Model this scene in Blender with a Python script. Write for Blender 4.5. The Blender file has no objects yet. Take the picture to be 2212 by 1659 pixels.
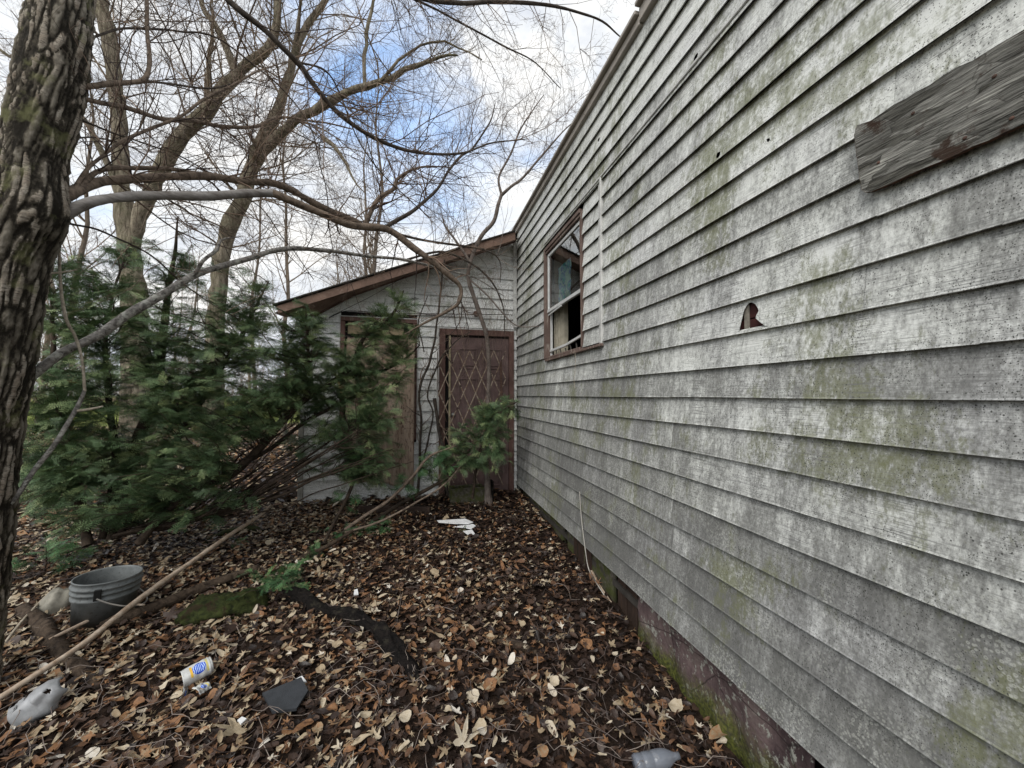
import bpy, math, random
import numpy as np
from mathutils import Vector, Matrix, noise as mnoise
from mathutils.geometry import tessellate_polygon

random.seed(11)
RS = np.random.RandomState(5)
S = bpy.context.scene
COL = S.collection
R = math.radians

# ------------------------------------------------------------------ camera
CAM = Vector((0, 0, 1.42))
F = 820.0                                   # focal length for a 2212 px wide picture
YAW, PITCH = math.atan(200 / F), math.atan(23.5 / F)
cd = bpy.data.cameras.new('camera')
cam = bpy.data.objects.new('camera', cd); COL.objects.link(cam)
cam.location = CAM
cam.rotation_euler = (math.pi / 2 + PITCH, 0, -YAW)
cd.sensor_width = 36; cd.lens = 36 * F / 2212; cd.clip_start = 0.05; cd.clip_end = 2000
S.camera = cam
CR = cam.rotation_euler.to_matrix()

# ------------------------------------------------------------------ sky and sun
SUN_EL, SUN_AZ = R(44), R(-142)             # high behind the photographer's left shoulder, veiled by cloud
W = bpy.data.worlds.new('World'); S.world = W; W.use_nodes = True
wt = W.node_tree; wt.nodes.clear()
def wn(t, **k):
    n = wt.nodes.new(t)
    for a, b in k.items(): setattr(n, a, b)
    return n
w_out = wn('ShaderNodeOutputWorld'); w_bg = wn('ShaderNodeBackground')
w_sky = wn('ShaderNodeTexSky', sky_type='NISHITA', sun_disc=False, sun_elevation=SUN_EL, sun_rotation=SUN_AZ)
w_sky.air_density = 1.0; w_sky.dust_density = 0.6; w_sky.ozone_density = 2.0
w_tc = wn('ShaderNodeTexCoord')
def w_noise(scale, detail, rough, sc=(1, 1, 1), loc=(0, 0, 0)):
    m = wn('ShaderNodeMapping'); m.inputs['Scale'].default_value = sc; m.inputs['Location'].default_value = loc
    wt.links.new(w_tc.outputs['Generated'], m.inputs[0])
    n = wn('ShaderNodeTexNoise'); n.inputs['Scale'].default_value = scale; n.inputs['Detail'].default_value = detail
    n.inputs['Roughness'].default_value = rough; n.inputs['Distortion'].default_value = 0.3
    wt.links.new(m.outputs[0], n.inputs[0]); return n.outputs[0]
def w_ramp(src, stops):
    r = wn('ShaderNodeValToRGB'); e = r.color_ramp.elements
    e[0].position, e[0].color = stops[0][0], stops[0][1] + (1,)
    e[1].position, e[1].color = stops[-1][0], stops[-1][1] + (1,)
    for p, c in stops[1:-1]: x = e.new(p); x.color = c + (1,)
    wt.links.new(src, r.inputs[0]); return r.outputs[0]
# a gap in the cloud deck, in a real direction of the sky
gap_dir = (CR @ Vector(((820 - 1106) / F, (829.5 - 222) / F, -1))).normalized()
dist = wn('ShaderNodeVectorMath', operation='DISTANCE'); dist.inputs[1].default_value = gap_dir
nrm = wn('ShaderNodeVectorMath', operation='NORMALIZE')
wt.links.new(w_tc.outputs['Generated'], nrm.inputs[0]); wt.links.new(nrm.outputs[0], dist.inputs[0])
gapm = wn('ShaderNodeMapRange'); gapm.inputs[1].default_value = 0.0; gapm.inputs[2].default_value = 0.36
gapm.inputs[3].default_value = 0.34; gapm.inputs[4].default_value = 0.0
wt.links.new(dist.outputs['Value'], gapm.inputs[0])
base_n = w_noise(2.6, 9, 0.58, (1, 1, 2.2), (3.1, 0.4, 1.7))
sub = wn('ShaderNodeMath', operation='SUBTRACT'); wt.links.new(base_n, sub.inputs[0]); wt.links.new(gapm.outputs[0], sub.inputs[1])
cover = w_ramp(sub.outputs[0], [(0.14, (0, 0, 0)), (0.27, (.45, .45, .45)), (0.41, (.93, .93, .93)), (0.55, (1, 1, 1))])
cloud = w_ramp(w_noise(5.0, 8, 0.6, (1, 1, 2.4), (7, 2, 0)), [(0.36, (4.3, 4.55, 5.0)), (0.48, (5.3, 5.45, 5.6)), (0.60, (6.3, 6.25, 6.1))])
w_mix = wn('ShaderNodeMix', data_type='RGBA')
w_tint = wn('ShaderNodeMix', data_type='RGBA', blend_type='MULTIPLY'); w_tint.inputs[0].default_value = 1
w_tint.inputs[7].default_value = (2.5, 2.55, 2.45, 1)
wt.links.new(w_sky.outputs[0], w_tint.inputs[6])
wt.links.new(cover, w_mix.inputs[0]); wt.links.new(w_tint.outputs[2], w_mix.inputs[6]); wt.links.new(cloud, w_mix.inputs[7])
wt.links.new(w_mix.outputs[2], w_bg.inputs[0]); w_bg.inputs[1].default_value = 0.1
wt.links.new(w_bg.outputs[0], w_out.inputs[0])

sl = bpy.data.lights.new('sun', 'SUN'); sl.energy = 1.5; sl.angle = R(40); sl.color = (1, .965, .9)
sun = bpy.data.objects.new('sun', sl); COL.objects.link(sun)
sd = Vector((math.sin(SUN_AZ) * math.cos(SUN_EL), math.cos(SUN_AZ) * math.cos(SUN_EL), math.sin(SUN_EL)))
sun.rotation_euler = sd.to_track_quat('Z', 'Y').to_euler(); sun.location = (0, 0, 12)
S.view_settings.view_transform = 'Standard'; S.view_settings.look = 'None'
S.view_settings.exposure = 0.86; S.view_settings.gamma = 1; S.view_settings.use_curve_mapping = False
S.cycles.max_bounces = 6; S.cycles.diffuse_bounces = 4

# ------------------------------------------------------------------ helpers: picture point -> place
def gz(x, y):
    """height of the ground"""
    z = -0.08 + 0.07 * (min(max(y, -2), 6.0) - 1.27)
    return z
def ray(px, py): return CR @ Vector(((px - 1106) / F, (829.5 - py) / F, -1))
def at(px, py, d): return CAM + ray(px, py) * d          # d = depth along the optical axis
def onX(px, py, X):
    r = ray(px, py); return CAM + r * ((X - CAM.x) / r.x)
def onY(px, py, Y):
    r = ray(px, py); return CAM + r * ((Y - CAM.y) / r.y)
def onG(px, py, lift=0.0):
    r = ray(px, py); t = 3.0
    for _ in range(30):
        p = CAM + r * t; t = (gz(p.x, p.y) + lift - CAM.z) / r.z
    return CAM + r * t

# ------------------------------------------------------------------ helpers: objects
def tag(o, label=None, cat=None, group=None, kind=None):
    if label: o['label'] = label
    if cat: o['category'] = cat
    if group: o['group'] = group
    if kind: o['kind'] = kind
    return o
def empty(name, loc=(0, 0, 0), **k):
    o = bpy.data.objects.new(name, None); COL.objects.link(o); o.location = loc; o.empty_display_size = .1
    return tag(o, **k)
def link(name, me, mat=None, parent=None, loc=None, **k):
    if mat is not None and not me.materials: me.materials.append(mat)
    o = bpy.data.objects.new(name, me); COL.objects.link(o)
    if parent is not None:
        o.parent = parent; o.matrix_parent_inverse = Matrix.Identity(4)
        if loc is None: o.location = -parent_loc(parent)
    if loc is not None: o.location = loc
    return tag(o, **k)
def parent_loc(p):
    v = Vector((0, 0, 0))
    while p is not None: v += p.location; p = p.parent
    return v
def mesh_np(name, V, Fc, k, smooth=False, attrs=None):
    """V (n,3), Fc (m,k) faces all with k corners"""
    me = bpy.data.meshes.new(name); V = np.asarray(V, np.float32); Fc = np.asarray(Fc, np.int32)
    me.vertices.add(len(V)); me.vertices.foreach_set('co', V.ravel())
    me.loops.add(Fc.size); me.loops.foreach_set('vertex_index', Fc.ravel())
    me.polygons.add(len(Fc)); me.polygons.foreach_set('loop_start', np.arange(0, Fc.size, k, dtype=np.int32))
    me.polygons.foreach_set('loop_total', np.full(len(Fc), k, np.int32))
    if smooth: me.polygons.foreach_set('use_smooth', np.ones(len(Fc), bool))
    for an, arr in (attrs or {}).items():
        a = me.attributes.new(an, 'FLOAT', 'POINT'); a.data.foreach_set('value', np.asarray(arr, np.float32))
    me.update(calc_edges=True); me.validate(); return me
def mesh_py(name, V, Fc, smooth=False):
    me = bpy.data.meshes.new(name); me.from_pydata([tuple(v) for v in V], [], Fc)
    if smooth:
        for p in me.polygons: p.use_smooth = True
    me.update(); return me

class MB:
    """a small mesh collector"""
    def __init__(s): s.V = []; s.F = []
    def quad(s, a, b, c, d): i = len(s.V); s.V += [a, b, c, d]; s.F.append((i, i + 1, i + 2, i + 3)); return s
    def box(s, x0, x1, y0, y1, z0, z1, c=0.0):
        """box with chamfered long edges when c > 0"""
        return s.obox(Vector(((x0 + x1) / 2, (y0 + y1) / 2, (z0 + z1) / 2)), Vector((1, 0, 0)), Vector((0, 1, 0)), Vector((0, 0, 1)), x1 - x0, y1 - y0, z1 - z0, c)
    def obox(s, ctr, ax, ay, az, lx, ly, lz, c=0.0):
        lx /= 2; ly /= 2; lz /= 2
        i = len(s.V)
        if c <= 0:
            for sx in (-1, 1):
                for sy in (-1, 1):
                    for sz in (-1, 1): s.V.append(ctr + ax * lx * sx + ay * ly * sy + az * lz * sz)
            s.F += [(i, i + 1, i + 3, i + 2), (i + 4, i + 6, i + 7, i + 5), (i, i + 4, i + 5, i + 1), (i + 2, i + 3, i + 7, i + 6), (i, i + 2, i + 6, i + 4), (i + 1, i + 5, i + 7, i + 3)]
            return s
        # chamfer: each corner gives three vertices
        idx = {}
        for sx in (-1, 1):
            for sy in (-1, 1):
                for sz in (-1, 1):
                    for k in range(3):
                        d = [lx, ly, lz]
                        for j in range(3):
                            if j != k: d[j] -= c
                        idx[(sx, sy, sz, k)] = len(s.V)
                        s.V.append(ctr + ax * d[0] * sx + ay * d[1] * sy + az * d[2] * sz)
        I = idx
        for k in range(3):
            o = [j for j in range(3) if j != k]
            for sg in (-1, 1):
                f = []
                for a, b in ((-1, -1), (1, -1), (1, 1), (-1, 1)):
                    q = [0, 0, 0]; q[k] = sg; q[o[0]] = a; q[o[1]] = b; f.append(I[(*q, k)])
                s.F.append(tuple(f))
        for k in range(3):
            o = [j for j in range(3) if j != k]
            for a in (-1, 1):
                for b in (-1, 1):
                    q0 = [0, 0, 0]; q0[k] = -1; q0[o[0]] = a; q0[o[1]] = b; q1 = list(q0); q1[k] = 1
                    s.F.append((I[(*q0, o[0])], I[(*q1, o[0])], I[(*q1, o[1])], I[(*q0, o[1])]))
        for sx in (-1, 1):
            for sy in (-1, 1):
                for sz in (-1, 1): s.F.append(tuple(I[(sx, sy, sz, k)] for k in range(3)))
        return s
    def bar(s, p, q, w, t, up=Vector((0, 0, 1)), c=0.0):
        p = Vector(p); q = Vector(q); ax = (q - p).normalized(); ay = up.cross(ax).normalized(); az = ax.cross(ay)
        return s.obox((p + q) / 2, ax, ay, az, (q - p).length, w, t, c)
    def prism(s, pts, nrm):
        """closed polygon (list of Vectors) extruded by the vector nrm"""
        n = len(pts); i = len(s.V); s.V += [Vector(p) for p in pts] + [Vector(p) + nrm for p in pts]
        s.F += [(i + a, i + (a + 1) % n, i + n + (a + 1) % n, i + n + a) for a in range(n)]
        for t in tessellate_polygon([[Vector(p) for p in pts]]):
            s.F.append(tuple(i + a for a in t)); s.F.append(tuple(i + n + a for a in reversed(t)))
        return s
    def lathe(s, prof, seg=28, M=Matrix.Identity(4), arc=1.0):
        i = len(s.V); n = len(prof); m = seg if arc == 1.0 else seg + 1
        for a in range(m):
            th = 2 * math.pi * a / seg * arc
            for r, z in prof: s.V.append(M @ Vector((r * math.cos(th), r * math.sin(th), z)))
        for a in range(seg):
            b = (a + 1) % m
            for j in range(n - 1): s.F.append((i + a * n + j, i + b * n + j, i + b * n + j + 1, i + a * n + j + 1))
        return s
    def build(s, name, mat, parent=None, smooth=False, bev=0, **k):
        me = mesh_py(name, s.V, s.F, smooth)
        o = link(name, me, mat, parent, **k)
        return o

class Tubes:
    """many tapering tubes joined into one mesh"""
    def __init__(s): s.V = []; s.F = []; s.n = 0; s.A = []
    def add(s, P, rad, k=5, cap=True, tint=0.5, flat=None):
        P = np.asarray(P, float); n = len(P)
        if n < 2: return
        rad = np.broadcast_to(np.asarray(rad, float), (n,))
        T = np.gradient(P, axis=0); T /= (np.linalg.norm(T, axis=1, keepdims=True) + 1e-9)
        m = np.abs(T).mean(0); ref = np.zeros(3); ref[int(np.argmin(m))] = 1
        A = np.cross(T, ref); A /= (np.linalg.norm(A, axis=1, keepdims=True) + 1e-9); B = np.cross(T, A)
        th = np.linspace(0, 2 * math.pi, k, endpoint=False)
        ring = P[:, None, :] + rad[:, None, None] * (A[:, None, :] * np.cos(th)[None, :, None] + B[:, None, :] * np.sin(th)[None, :, None])
        s.V.append(ring.reshape(-1, 3)); s.A.append(np.full(n * k, tint))
        i = s.n + np.arange(n - 1)[:, None] * k; j = np.arange(k)[None, :]; j2 = (j + 1) % k
        s.F.append(np.stack([i + j, i + j2, i + k + j2, i + k + j], -1).reshape(-1, 4))
        s.n += n * k
    def mesh(s, name, smooth=True):
        return mesh_np(name, np.concatenate(s.V), np.concatenate(s.F), 4, smooth, {'tint': np.concatenate(s.A)})
    def build(s, name, mat, parent=None, **k):
        return link(name, s.mesh(name), mat, parent, **k) if s.n else None

def spline(pts, step=0.08):
    """Catmull-Rom through (x,y,z,r) rows"""
    P = np.asarray([list(p) for p in pts], float)
    P = np.vstack([2 * P[0] - P[1], P, 2 * P[-1] - P[-2]]); out = []
    for i in range(1, len(P) - 2):
        L = np.linalg.norm(P[i + 1][:3] - P[i][:3]); n = max(2, int(L / step))
        t = np.linspace(0, 1, n, endpoint=False)[:, None]
        a, b, c, d = P[i - 1], P[i], P[i + 1], P[i + 2]
        out.append(0.5 * (2 * b + (c - a) * t + (2 * a - 5 * b + 4 * c - d) * t ** 2 + (3 * b - a - 3 * c + d) * t ** 3))
    out.append(P[-2][None]); o = np.concatenate(out); o[:, 3] = np.maximum(o[:, 3], 0.0006); return o
def wob(P, amp, freq=3.0, seed=0):
    """gentle crookedness"""
    P = P.copy()
    for i in range(len(P)):
        v = Vector(P[i][:3]) * freq + Vector((seed * 7.3, seed * 1.9, 0))
        P[i][:3] += np.array(mnoise.noise_vector(v)) * amp
    return P
def trace(rows, step=0.07):
    """rows (px, py, depth, width in px) -> points with radii in metres"""
    o = []
    for px, py, d, w in rows:
        sec = math.sqrt(1 + ((px - 1106) / F) ** 2)
        p = at(px, py, d); o.append((p.x, p.y, p.z, w * d / (2 * F * sec ** 0.7)))
    return spline(o, step)
# ------------------------------------------------------------------ materials
class NM:
    def __init__(s, name, rough=0.8, spec=0.3):
        s.m = bpy.data.materials.new(name); s.m.use_nodes = True; s.t = s.m.node_tree
        s.b = s.t.nodes['Principled BSDF']; s.set('Roughness', rough); s.set('Specular IOR Level', spec)
        s.geo = s.n('ShaderNodeNewGeometry'); s.pos = s.geo.outputs['Position']
        s.tc = s.n('ShaderNodeTexCoord'); s.obj = s.tc.outputs['Object']
        s.oi = s.n('ShaderNodeObjectInfo'); s.rnd = s.oi.outputs['Random']
    def n(s, t, **k):
        x = s.t.nodes.new(t)
        for a, b in k.items(): setattr(x, a, b)
        return x
    def lk(s, a, b): s.t.links.new(a, b)
    def inp(s, sock, v):
        if isinstance(v, bpy.types.NodeSocket): s.lk(v, sock)
        elif isinstance(v, tuple) and len(v) == 3 and sock.type == 'RGBA': sock.default_value = v + (1,)
        else: sock.default_value = v
    def set(s, k, v): s.inp(s.b.inputs[k], v); return s
    def map(s, vec, sc=(1, 1, 1), loc=(0, 0, 0), rot=(0, 0, 0)):
        m = s.n('ShaderNodeMapping'); m.inputs['Scale'].default_value = sc; m.inputs['Location'].default_value = loc; m.inputs['Rotation'].default_value = rot
        s.lk(vec, m.inputs[0]); return m.outputs[0]
    def noise(s, scale, detail=4, rough=0.55, vec=None, dist=0.0, sc=None, loc=(0, 0, 0), typ='FBM'):
        vec = vec or s.pos
        if sc is not None or loc != (0, 0, 0): vec = s.map(vec, sc or (1, 1, 1), loc)
        x = s.n('ShaderNodeTexNoise'); s.lk(vec, x.inputs['Vector'])
        x.inputs['Scale'].default_value = scale; x.inputs['Detail'].default_value = detail; x.inputs['Roughness'].default_value = rough; x.inputs['Distortion'].default_value = dist
        return x.outputs[0]
    def voro(s, scale, vec=None, feat='F1', sc=None, out=0, rand=1.0):
        vec = vec or s.pos
        if sc is not None: vec = s.map(vec, sc)
        x = s.n('ShaderNodeTexVoronoi', feature=feat); s.lk(vec, x.inputs['Vector']); x.inputs['Scale'].default_value = scale; x.inputs['Randomness'].default_value = rand
        return x.outputs[out]
    def ramp(s, f, stops, interp='LINEAR'):
        r = s.n('ShaderNodeValToRGB'); r.color_ramp.interpolation = interp; e = r.color_ramp.elements
        c = lambda v: (tuple(v) if isinstance(v, (tuple, list)) else (v, v, v)) + (1,)
        e[0].position, e[0].color = stops[0][0], c(stops[0][1]); e[1].position, e[1].color = stops[-1][0], c(stops[-1][1])
        for p, v in stops[1:-1]: x = e.new(p); x.color = c(v)
        s.lk(f, r.inputs[0]); return r.outputs[0]
    def mix(s, f, a, b, bt='MIX'):
        x = s.n('ShaderNodeMix', data_type='RGBA', blend_type=bt)
        s.inp(x.inputs[0], f); s.inp(x.inputs[6], a); s.inp(x.inputs[7], b); return x.outputs[2]
    def math(s, op, a, b=0.0, c=0.0, clamp=False):
        x = s.n('ShaderNodeMath', operation=op, use_clamp=clamp); s.inp(x.inputs[0], a); s.inp(x.inputs[1], b); s.inp(x.inputs[2], c); return x.outputs[0]
    def attr(s, name): return s.n('ShaderNodeAttribute', attribute_name=name).outputs['Fac']
    def sep(s, vec, i): x = s.n('ShaderNodeSeparateXYZ'); s.lk(vec, x.inputs[0]); return x.outputs[i]
    def bump(s, h, strength=0.3, d=0.01):
        x = s.n('ShaderNodeBump'); x.inputs['Strength'].default_value = strength; x.inputs['Distance'].default_value = d
        s.lk(h, x.inputs['Height']); s.lk(x.outputs[0], s.b.inputs['Normal']); return s
    def col(s, c): s.inp(s.b.inputs['Base Color'], c); return s.m

def simple(name, c, rough=0.7, var=0.25, scale=12, spec=0.3, bump=0.15, metal=0.0):
    q = NM(name, rough, spec); f = q.noise(scale, 6, 0.6)
    a = tuple(max(0, x * (1 - var)) for x in c); b = tuple(min(1, x * (1 + var)) for x in c)
    q.set('Metallic', metal); q.bump(q.noise(scale * 8, 3), bump, 0.004)
    return q.col(q.ramp(f, [(0.3, a), (0.7, b)]))

def siding_mat(name, grime, lichen, base=(0.70, 0.715, 0.69)):
    """white vinyl with pressed wood grain, mildew, algae, dark specks and lichen: all stains fixed to the surface"""
    q = NM(name, 0.55, 0.35)
    z = q.sep(q.pos, 2)
    # big soft patches and vertical streaks
    cx = q.n('ShaderNodeCombineXYZ'); q.lk(q.math('MULTIPLY', q.rnd, 17.0), cx.inputs[1]); q.lk(q.math('MULTIPLY', q.rnd, 9.0), cx.inputs[0])
    va = q.n('ShaderNodeVectorMath', operation='ADD'); q.lk(q.pos, va.inputs[0]); q.lk(cx.outputs[0], va.inputs[1]); bp_ = va.outputs[0]   # each board weathers on its own
    big = q.noise(1.3, 4, 0.55)
    streak = q.noise(9.0, 6, 0.72, vec=bp_, sc=(1, 1, 0.22)); st2 = q.noise(30.0, 5, 0.7, vec=bp_, sc=(1, 1, 0.25))
    fine = q.noise(75.0, 5, 0.75, vec=bp_, sc=(1, 1, 0.6))
    rnd = q.math('MULTIPLY', q.math('SUBTRACT', q.rnd, 0.5), 0.10)
    # dirt gets heavier towards the splash zone and lighter under the eaves
    hz = q.n('ShaderNodeMapRange'); q.lk(z, hz.inputs[0]); hz.inputs[1].default_value = 2.6; hz.inputs[2].default_value = 0.5
    hz.inputs[3].default_value = -0.06; hz.inputs[4].default_value = 0.15 if grime > -0.1 else -0.02
    m = q.math('ADD', q.math('MULTIPLY', big, 0.32), q.math('MULTIPLY', streak, 0.44)); m = q.math('ADD', m, q.math('MULTIPLY', st2, 0.30))
    m = q.math('ADD', m, q.math('MULTIPLY', fine, 0.42)); m = q.math('SUBTRACT', m, 0.185); m = q.math('ADD', m, hz.outputs[0]); m = q.math('ADD', m, rnd)
    g = q.ramp(m, [(0.45 - grime, 0.0), (0.53 - grime, 0.26), (0.61 - grime, 0.62), (0.74 - grime * .5, 0.90), (0.9, 0.97)])
    c = q.mix(g, base, (0.100, 0.100, 0.095))
    c = q.mix(q.ramp(q.noise(2.3, 3, 0.5, loc=(3, 9, 1)), [(0.45, 0), (0.7, 0.35)]), c, q.mix(1.0, c, (0.95, 0.93, 1.02), 'MULTIPLY'))
    # mildew grains
    gr = q.noise(150, 3, 0.7, sc=(1, 1, 0.7)); c = q.mix(q.math('MULTIPLY', q.ramp(gr, [(0.48, 0), (0.62, 1)]), q.ramp(m, [(0.42, 0.0), (0.62, 0.55)])), c, (0.10, 0.10, 0.095))
    # algae
    al = q.math('MULTIPLY', q.noise(2.4, 4, 0.6, sc=(1, 1, 0.8), loc=(1.3, 2.2, 4.1)), q.math('ADD', q.math('MULTIPLY', q.noise(19, 6, 0.75, vec=bp_, sc=(1, 1, 0.35)), .6), q.math('MULTIPLY', fine, .4)))
    c = q.mix(q.ramp(al, [(0.268, 0), (0.315, 0.5), (0.40, 0.85)]), c, (0.150, 0.160, 0.075))
    # pressed grain: fine horizontal lines, broken up
    gl = q.noise(1.0, 4, 0.65, sc=(9, 9, 330), dist=0.4)
    c = q.mix(q.math('MULTIPLY', q.ramp(gl, [(0.36, 1), (0.50, 0)]), q.ramp(q.noise(5, 2, loc=(5, 5, 5)), [(0.35, 0.25), (0.65, 0.95)])), c, (0.15, 0.152, 0.15))
    # dark specks
    for sc_, th, mk, lo in ((85, 0.185, 0.46, 0.50), (190, 0.26, 0.45, 0.42)):
        v = q.voro(sc_, vec=q.map(q.pos, (1, 1, 0.8)), rand=1.0)
        sp = q.math('MULTIPLY', q.ramp(v, [(th - 0.06, 1), (th, 0)]), q.ramp(q.noise(3.4 * sc_ / 75, 4, 0.6, loc=(0, sc_, 0)), [(mk, 0), (mk + 0.08, 0.9)]))
        c = q.mix(sp, c, (0.035, 0.035, 0.032))
    # pale lichen rosettes
    if lichen > 0:
        lv = q.math('ADD', q.voro(105, feat='F1'), q.math('MULTIPLY', q.math('SUBTRACT', q.noise(90, 3), 0.5), 0.55)); lr = q.ramp(lv, [(0.10, 0.25), (0.24, 1), (0.34, 0.8), (0.44, 0)])
        lm = q.ramp(q.noise(4.5, 5, 0.6, loc=(8, 8, 2)), [(0.50, 0), (0.60, lichen)])
        zz = q.n('ShaderNodeMapRange'); q.lk(z, zz.inputs[0]); zz.inputs[1].default_value = 1.35; zz.inputs[2].default_value = 0.9; zz.inputs[3].default_value = 0.1; zz.inputs[4].default_value = 1.0
        c = q.mix(q.math('MULTIPLY', q.math('MULTIPLY', lr, lm), zz.outputs[0]), c, (0.50, 0.51, 0.47))
    q.bump(q.math('ADD', q.math('MULTIPLY', gl, 1.0), q.math('MULTIPLY', gr, 0.5)), 0.22, 0.003)
    q.set('Roughness', q.ramp(m, [(0.4, 0.42), (0.7, 0.8)]))
    return q.col(c)

def bark_mat(name, dark, light, pale=None, scale=30, sc=(1, 1, 0.25), bump=0.6, algae=0.0):
    q = NM(name, 0.9, 0.15)
    f = q.noise(scale, 7, 0.7, sc=sc, dist=0.6)
    c = q.ramp(f, [(0.36, dark), (0.62, light)])
    if pale: c = q.mix(q.ramp(q.noise(scale * 0.45, 5, 0.7, sc=sc, loc=(4, 1, 0)), [(0.55, 0), (0.62, 0.85)]), c, pale)
    if algae: c = q.mix(q.ramp(q.noise(2.5, 4, 0.6), [(0.45, 0), (0.7, algae)]), c, (0.10, 0.12, 0.05))
    q.bump(f, bump, 0.02 if scale > 20 else 0.06); return q.col(c)

def twig_mat(name, a, b):
    q = NM(name, 0.75, 0.25)
    t = q.math('ADD', q.attr('tint'), q.math('MULTIPLY', q.math('SUBTRACT', q.noise(6, 3), 0.5), 0.8))
    return q.col(q.ramp(t, [(0.2, a), (0.8, b)]))

LEAF_STOPS = [(0.0, (0.013, 0.010, 0.009)), (0.18, (0.034, 0.022, 0.018)), (0.34, (0.068, 0.042, 0.030)), (0.45, (0.135, 0.070, 0.038)),
              (0.54, (0.245, 0.125, 0.058)), (0.62, (0.245, 0.182, 0.115)), (0.74, (0.35, 0.285, 0.195)), (0.86, (0.45, 0.39, 0.30)), (1.0, (0.62, 0.58, 0.52))]
def leaf_mat(name, per_object=False):
    q = NM(name, 0.62, 0.3)
    t = q.rnd if per_object else q.attr('tint')
    if per_object: t = q.ramp(t, [(0.0, 0.2), (0.45, 0.52), (0.85, 0.80), (1.0, 1.0)])
    t = q.math('ADD', t, q.math('MULTIPLY', q.math('SUBTRACT', q.noise(70, 4, 0.6), 0.5), 0.30))
    c = q.ramp(t, LEAF_STOPS)
    c = q.mix(q.ramp(q.voro(160), [(0.12, 0.5), (0.2, 0)]), c, (0.03, 0.02, 0.015))
    q.bump(q.noise(160, 2), 0.35, 0.004)
    q.set('Roughness', q.ramp(t, [(0.2, 0.38), (0.6, 0.75)]))
    return q.col(c)

def needle_mat(name, a, b, c3):
    q = NM(name, 0.5, 0.35)
    c = q.ramp(q.attr('tint'), [(0.0, a), (0.6, b), (1.0, c3)])
    q.set('Subsurface Weight', 0.0)
    return q.col(c)

M = {}
M['siding'] = siding_mat('weathered_vinyl_siding', 0.0, 0.5)
M['siding2'] = siding_mat('annex_vinyl_siding', -0.24, 0.0, (0.80, 0.81, 0.80))
M['trim_white'] = simple('dirty_white_vinyl_trim', (0.50, 0.50, 0.49), 0.5, 0.25, 14)
M['gutter'] = simple('aged_eave_metal', (0.33, 0.30, 0.27), 0.5, 0.2, 8)
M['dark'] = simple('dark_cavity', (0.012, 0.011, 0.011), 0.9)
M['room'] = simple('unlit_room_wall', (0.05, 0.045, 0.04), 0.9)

def painted_wood(name, c, worn, wf=0.5, sc=(1, 1, 0.12), scale=14):
    q = NM(name, 0.75, 0.25)
    gr = q.noise(scale * 3, 6, 0.7, sc=sc)
    k = q.ramp(q.noise(scale * .5, 5, 0.65), [(0.35, tuple(v * 0.72 for v in c)), (0.7, tuple(v * 1.2 for v in c))])
    w = q.math('MULTIPLY', q.ramp(gr, [(0.52, 0), (0.62, 1)]), q.ramp(q.noise(5, 3), [(0.42, 0), (0.62, wf)]))
    q.bump(gr, 0.4, 0.006)
    return q.col(q.mix(w, k, worn))
M['brown_paint'] = painted_wood('faded_brown_paint', (0.125, 0.070, 0.060), (0.30, 0.25, 0.20), 0.45)
M['door_paint'] = painted_wood('dusty_maroon_door_paint', (0.135, 0.090, 0.086), (0.23, 0.18, 0.165), 0.5)
M['rake_paint'] = painted_wood('brown_rake_board_paint', (0.195, 0.125, 0.097), (0.32, 0.245, 0.20), 0.4, (1, 1, 1), 8)
M['casing'] = painted_wood('weathered_brown_window_casing', (0.15, 0.105, 0.090), (0.38, 0.34, 0.30), 1.0)
M['sash'] = simple('white_vinyl_sash', (0.55, 0.56, 0.56), 0.4, 0.15, 20)
M['curtain'] = simple('yellowed_curtain', (0.30, 0.275, 0.22), 0.9, 0.3, 9)

q = NM('window_glass', 0.03, 0.5)
gl_, tr_, mx_ = q.n('ShaderNodeBsdfGlossy'), q.n('ShaderNodeBsdfTransparent'), q.n('ShaderNodeMixShader'); gl_.inputs['Roughness'].default_value = 0.02; gl_.inputs['Color'].default_value = (.9, .93, .95, 1)
fr_ = q.n('ShaderNodeFresnel'); fr_.inputs[0].default_value = 1.8; q.lk(q.math('ADD', fr_.outputs[0], 0.14), mx_.inputs[0]); q.lk(tr_.outputs[0], mx_.inputs[1]); q.lk(gl_.outputs[0], mx_.inputs[2])
bm2 = q.n('ShaderNodeBump'); bm2.inputs['Strength'].default_value = .05; q.lk(q.noise(1.6, 2), bm2.inputs['Height']); q.lk(bm2.outputs[0], gl_.inputs['Normal'])
q.lk(mx_.outputs[0], q.t.nodes['Material Output'].inputs[0]); M['glass'] = q.m
q = NM('turquoise_sheet', 0.9); M['sheet'] = q.col(q.ramp(q.voro(14), [(0.2, (0.10, 0.62, 0.62)), (0.35, (0.45, 0.80, 0.74)), (0.5, (0.18, 0.34, 0.70)), (0.62, (0.62, 0.85, 0.78))]))

# peeling plywood sheet
q = NM('peeling_plywood', 0.8, 0.2)
g = q.noise(26, 6, 0.7, sc=(1, 1, 0.13)); c = q.ramp(g, [(0.34, (0.20, 0.135, 0.10)), (0.52, (0.33, 0.255, 0.20)), (0.7, (0.42, 0.34, 0.28))])
c = q.mix(q.math('MULTIPLY', q.ramp(q.noise(60, 3, 0.6, sc=(1, 1, 0.3)), [(0.56, 0), (0.62, 1)]), q.ramp(q.noise(3, 3), [(0.4, 0.2), (0.6, 1)])), c, (0.055, 0.025, 0.022))
q.bump(g, 0.5, 0.008); M['ply'] = q.col(c)

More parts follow.
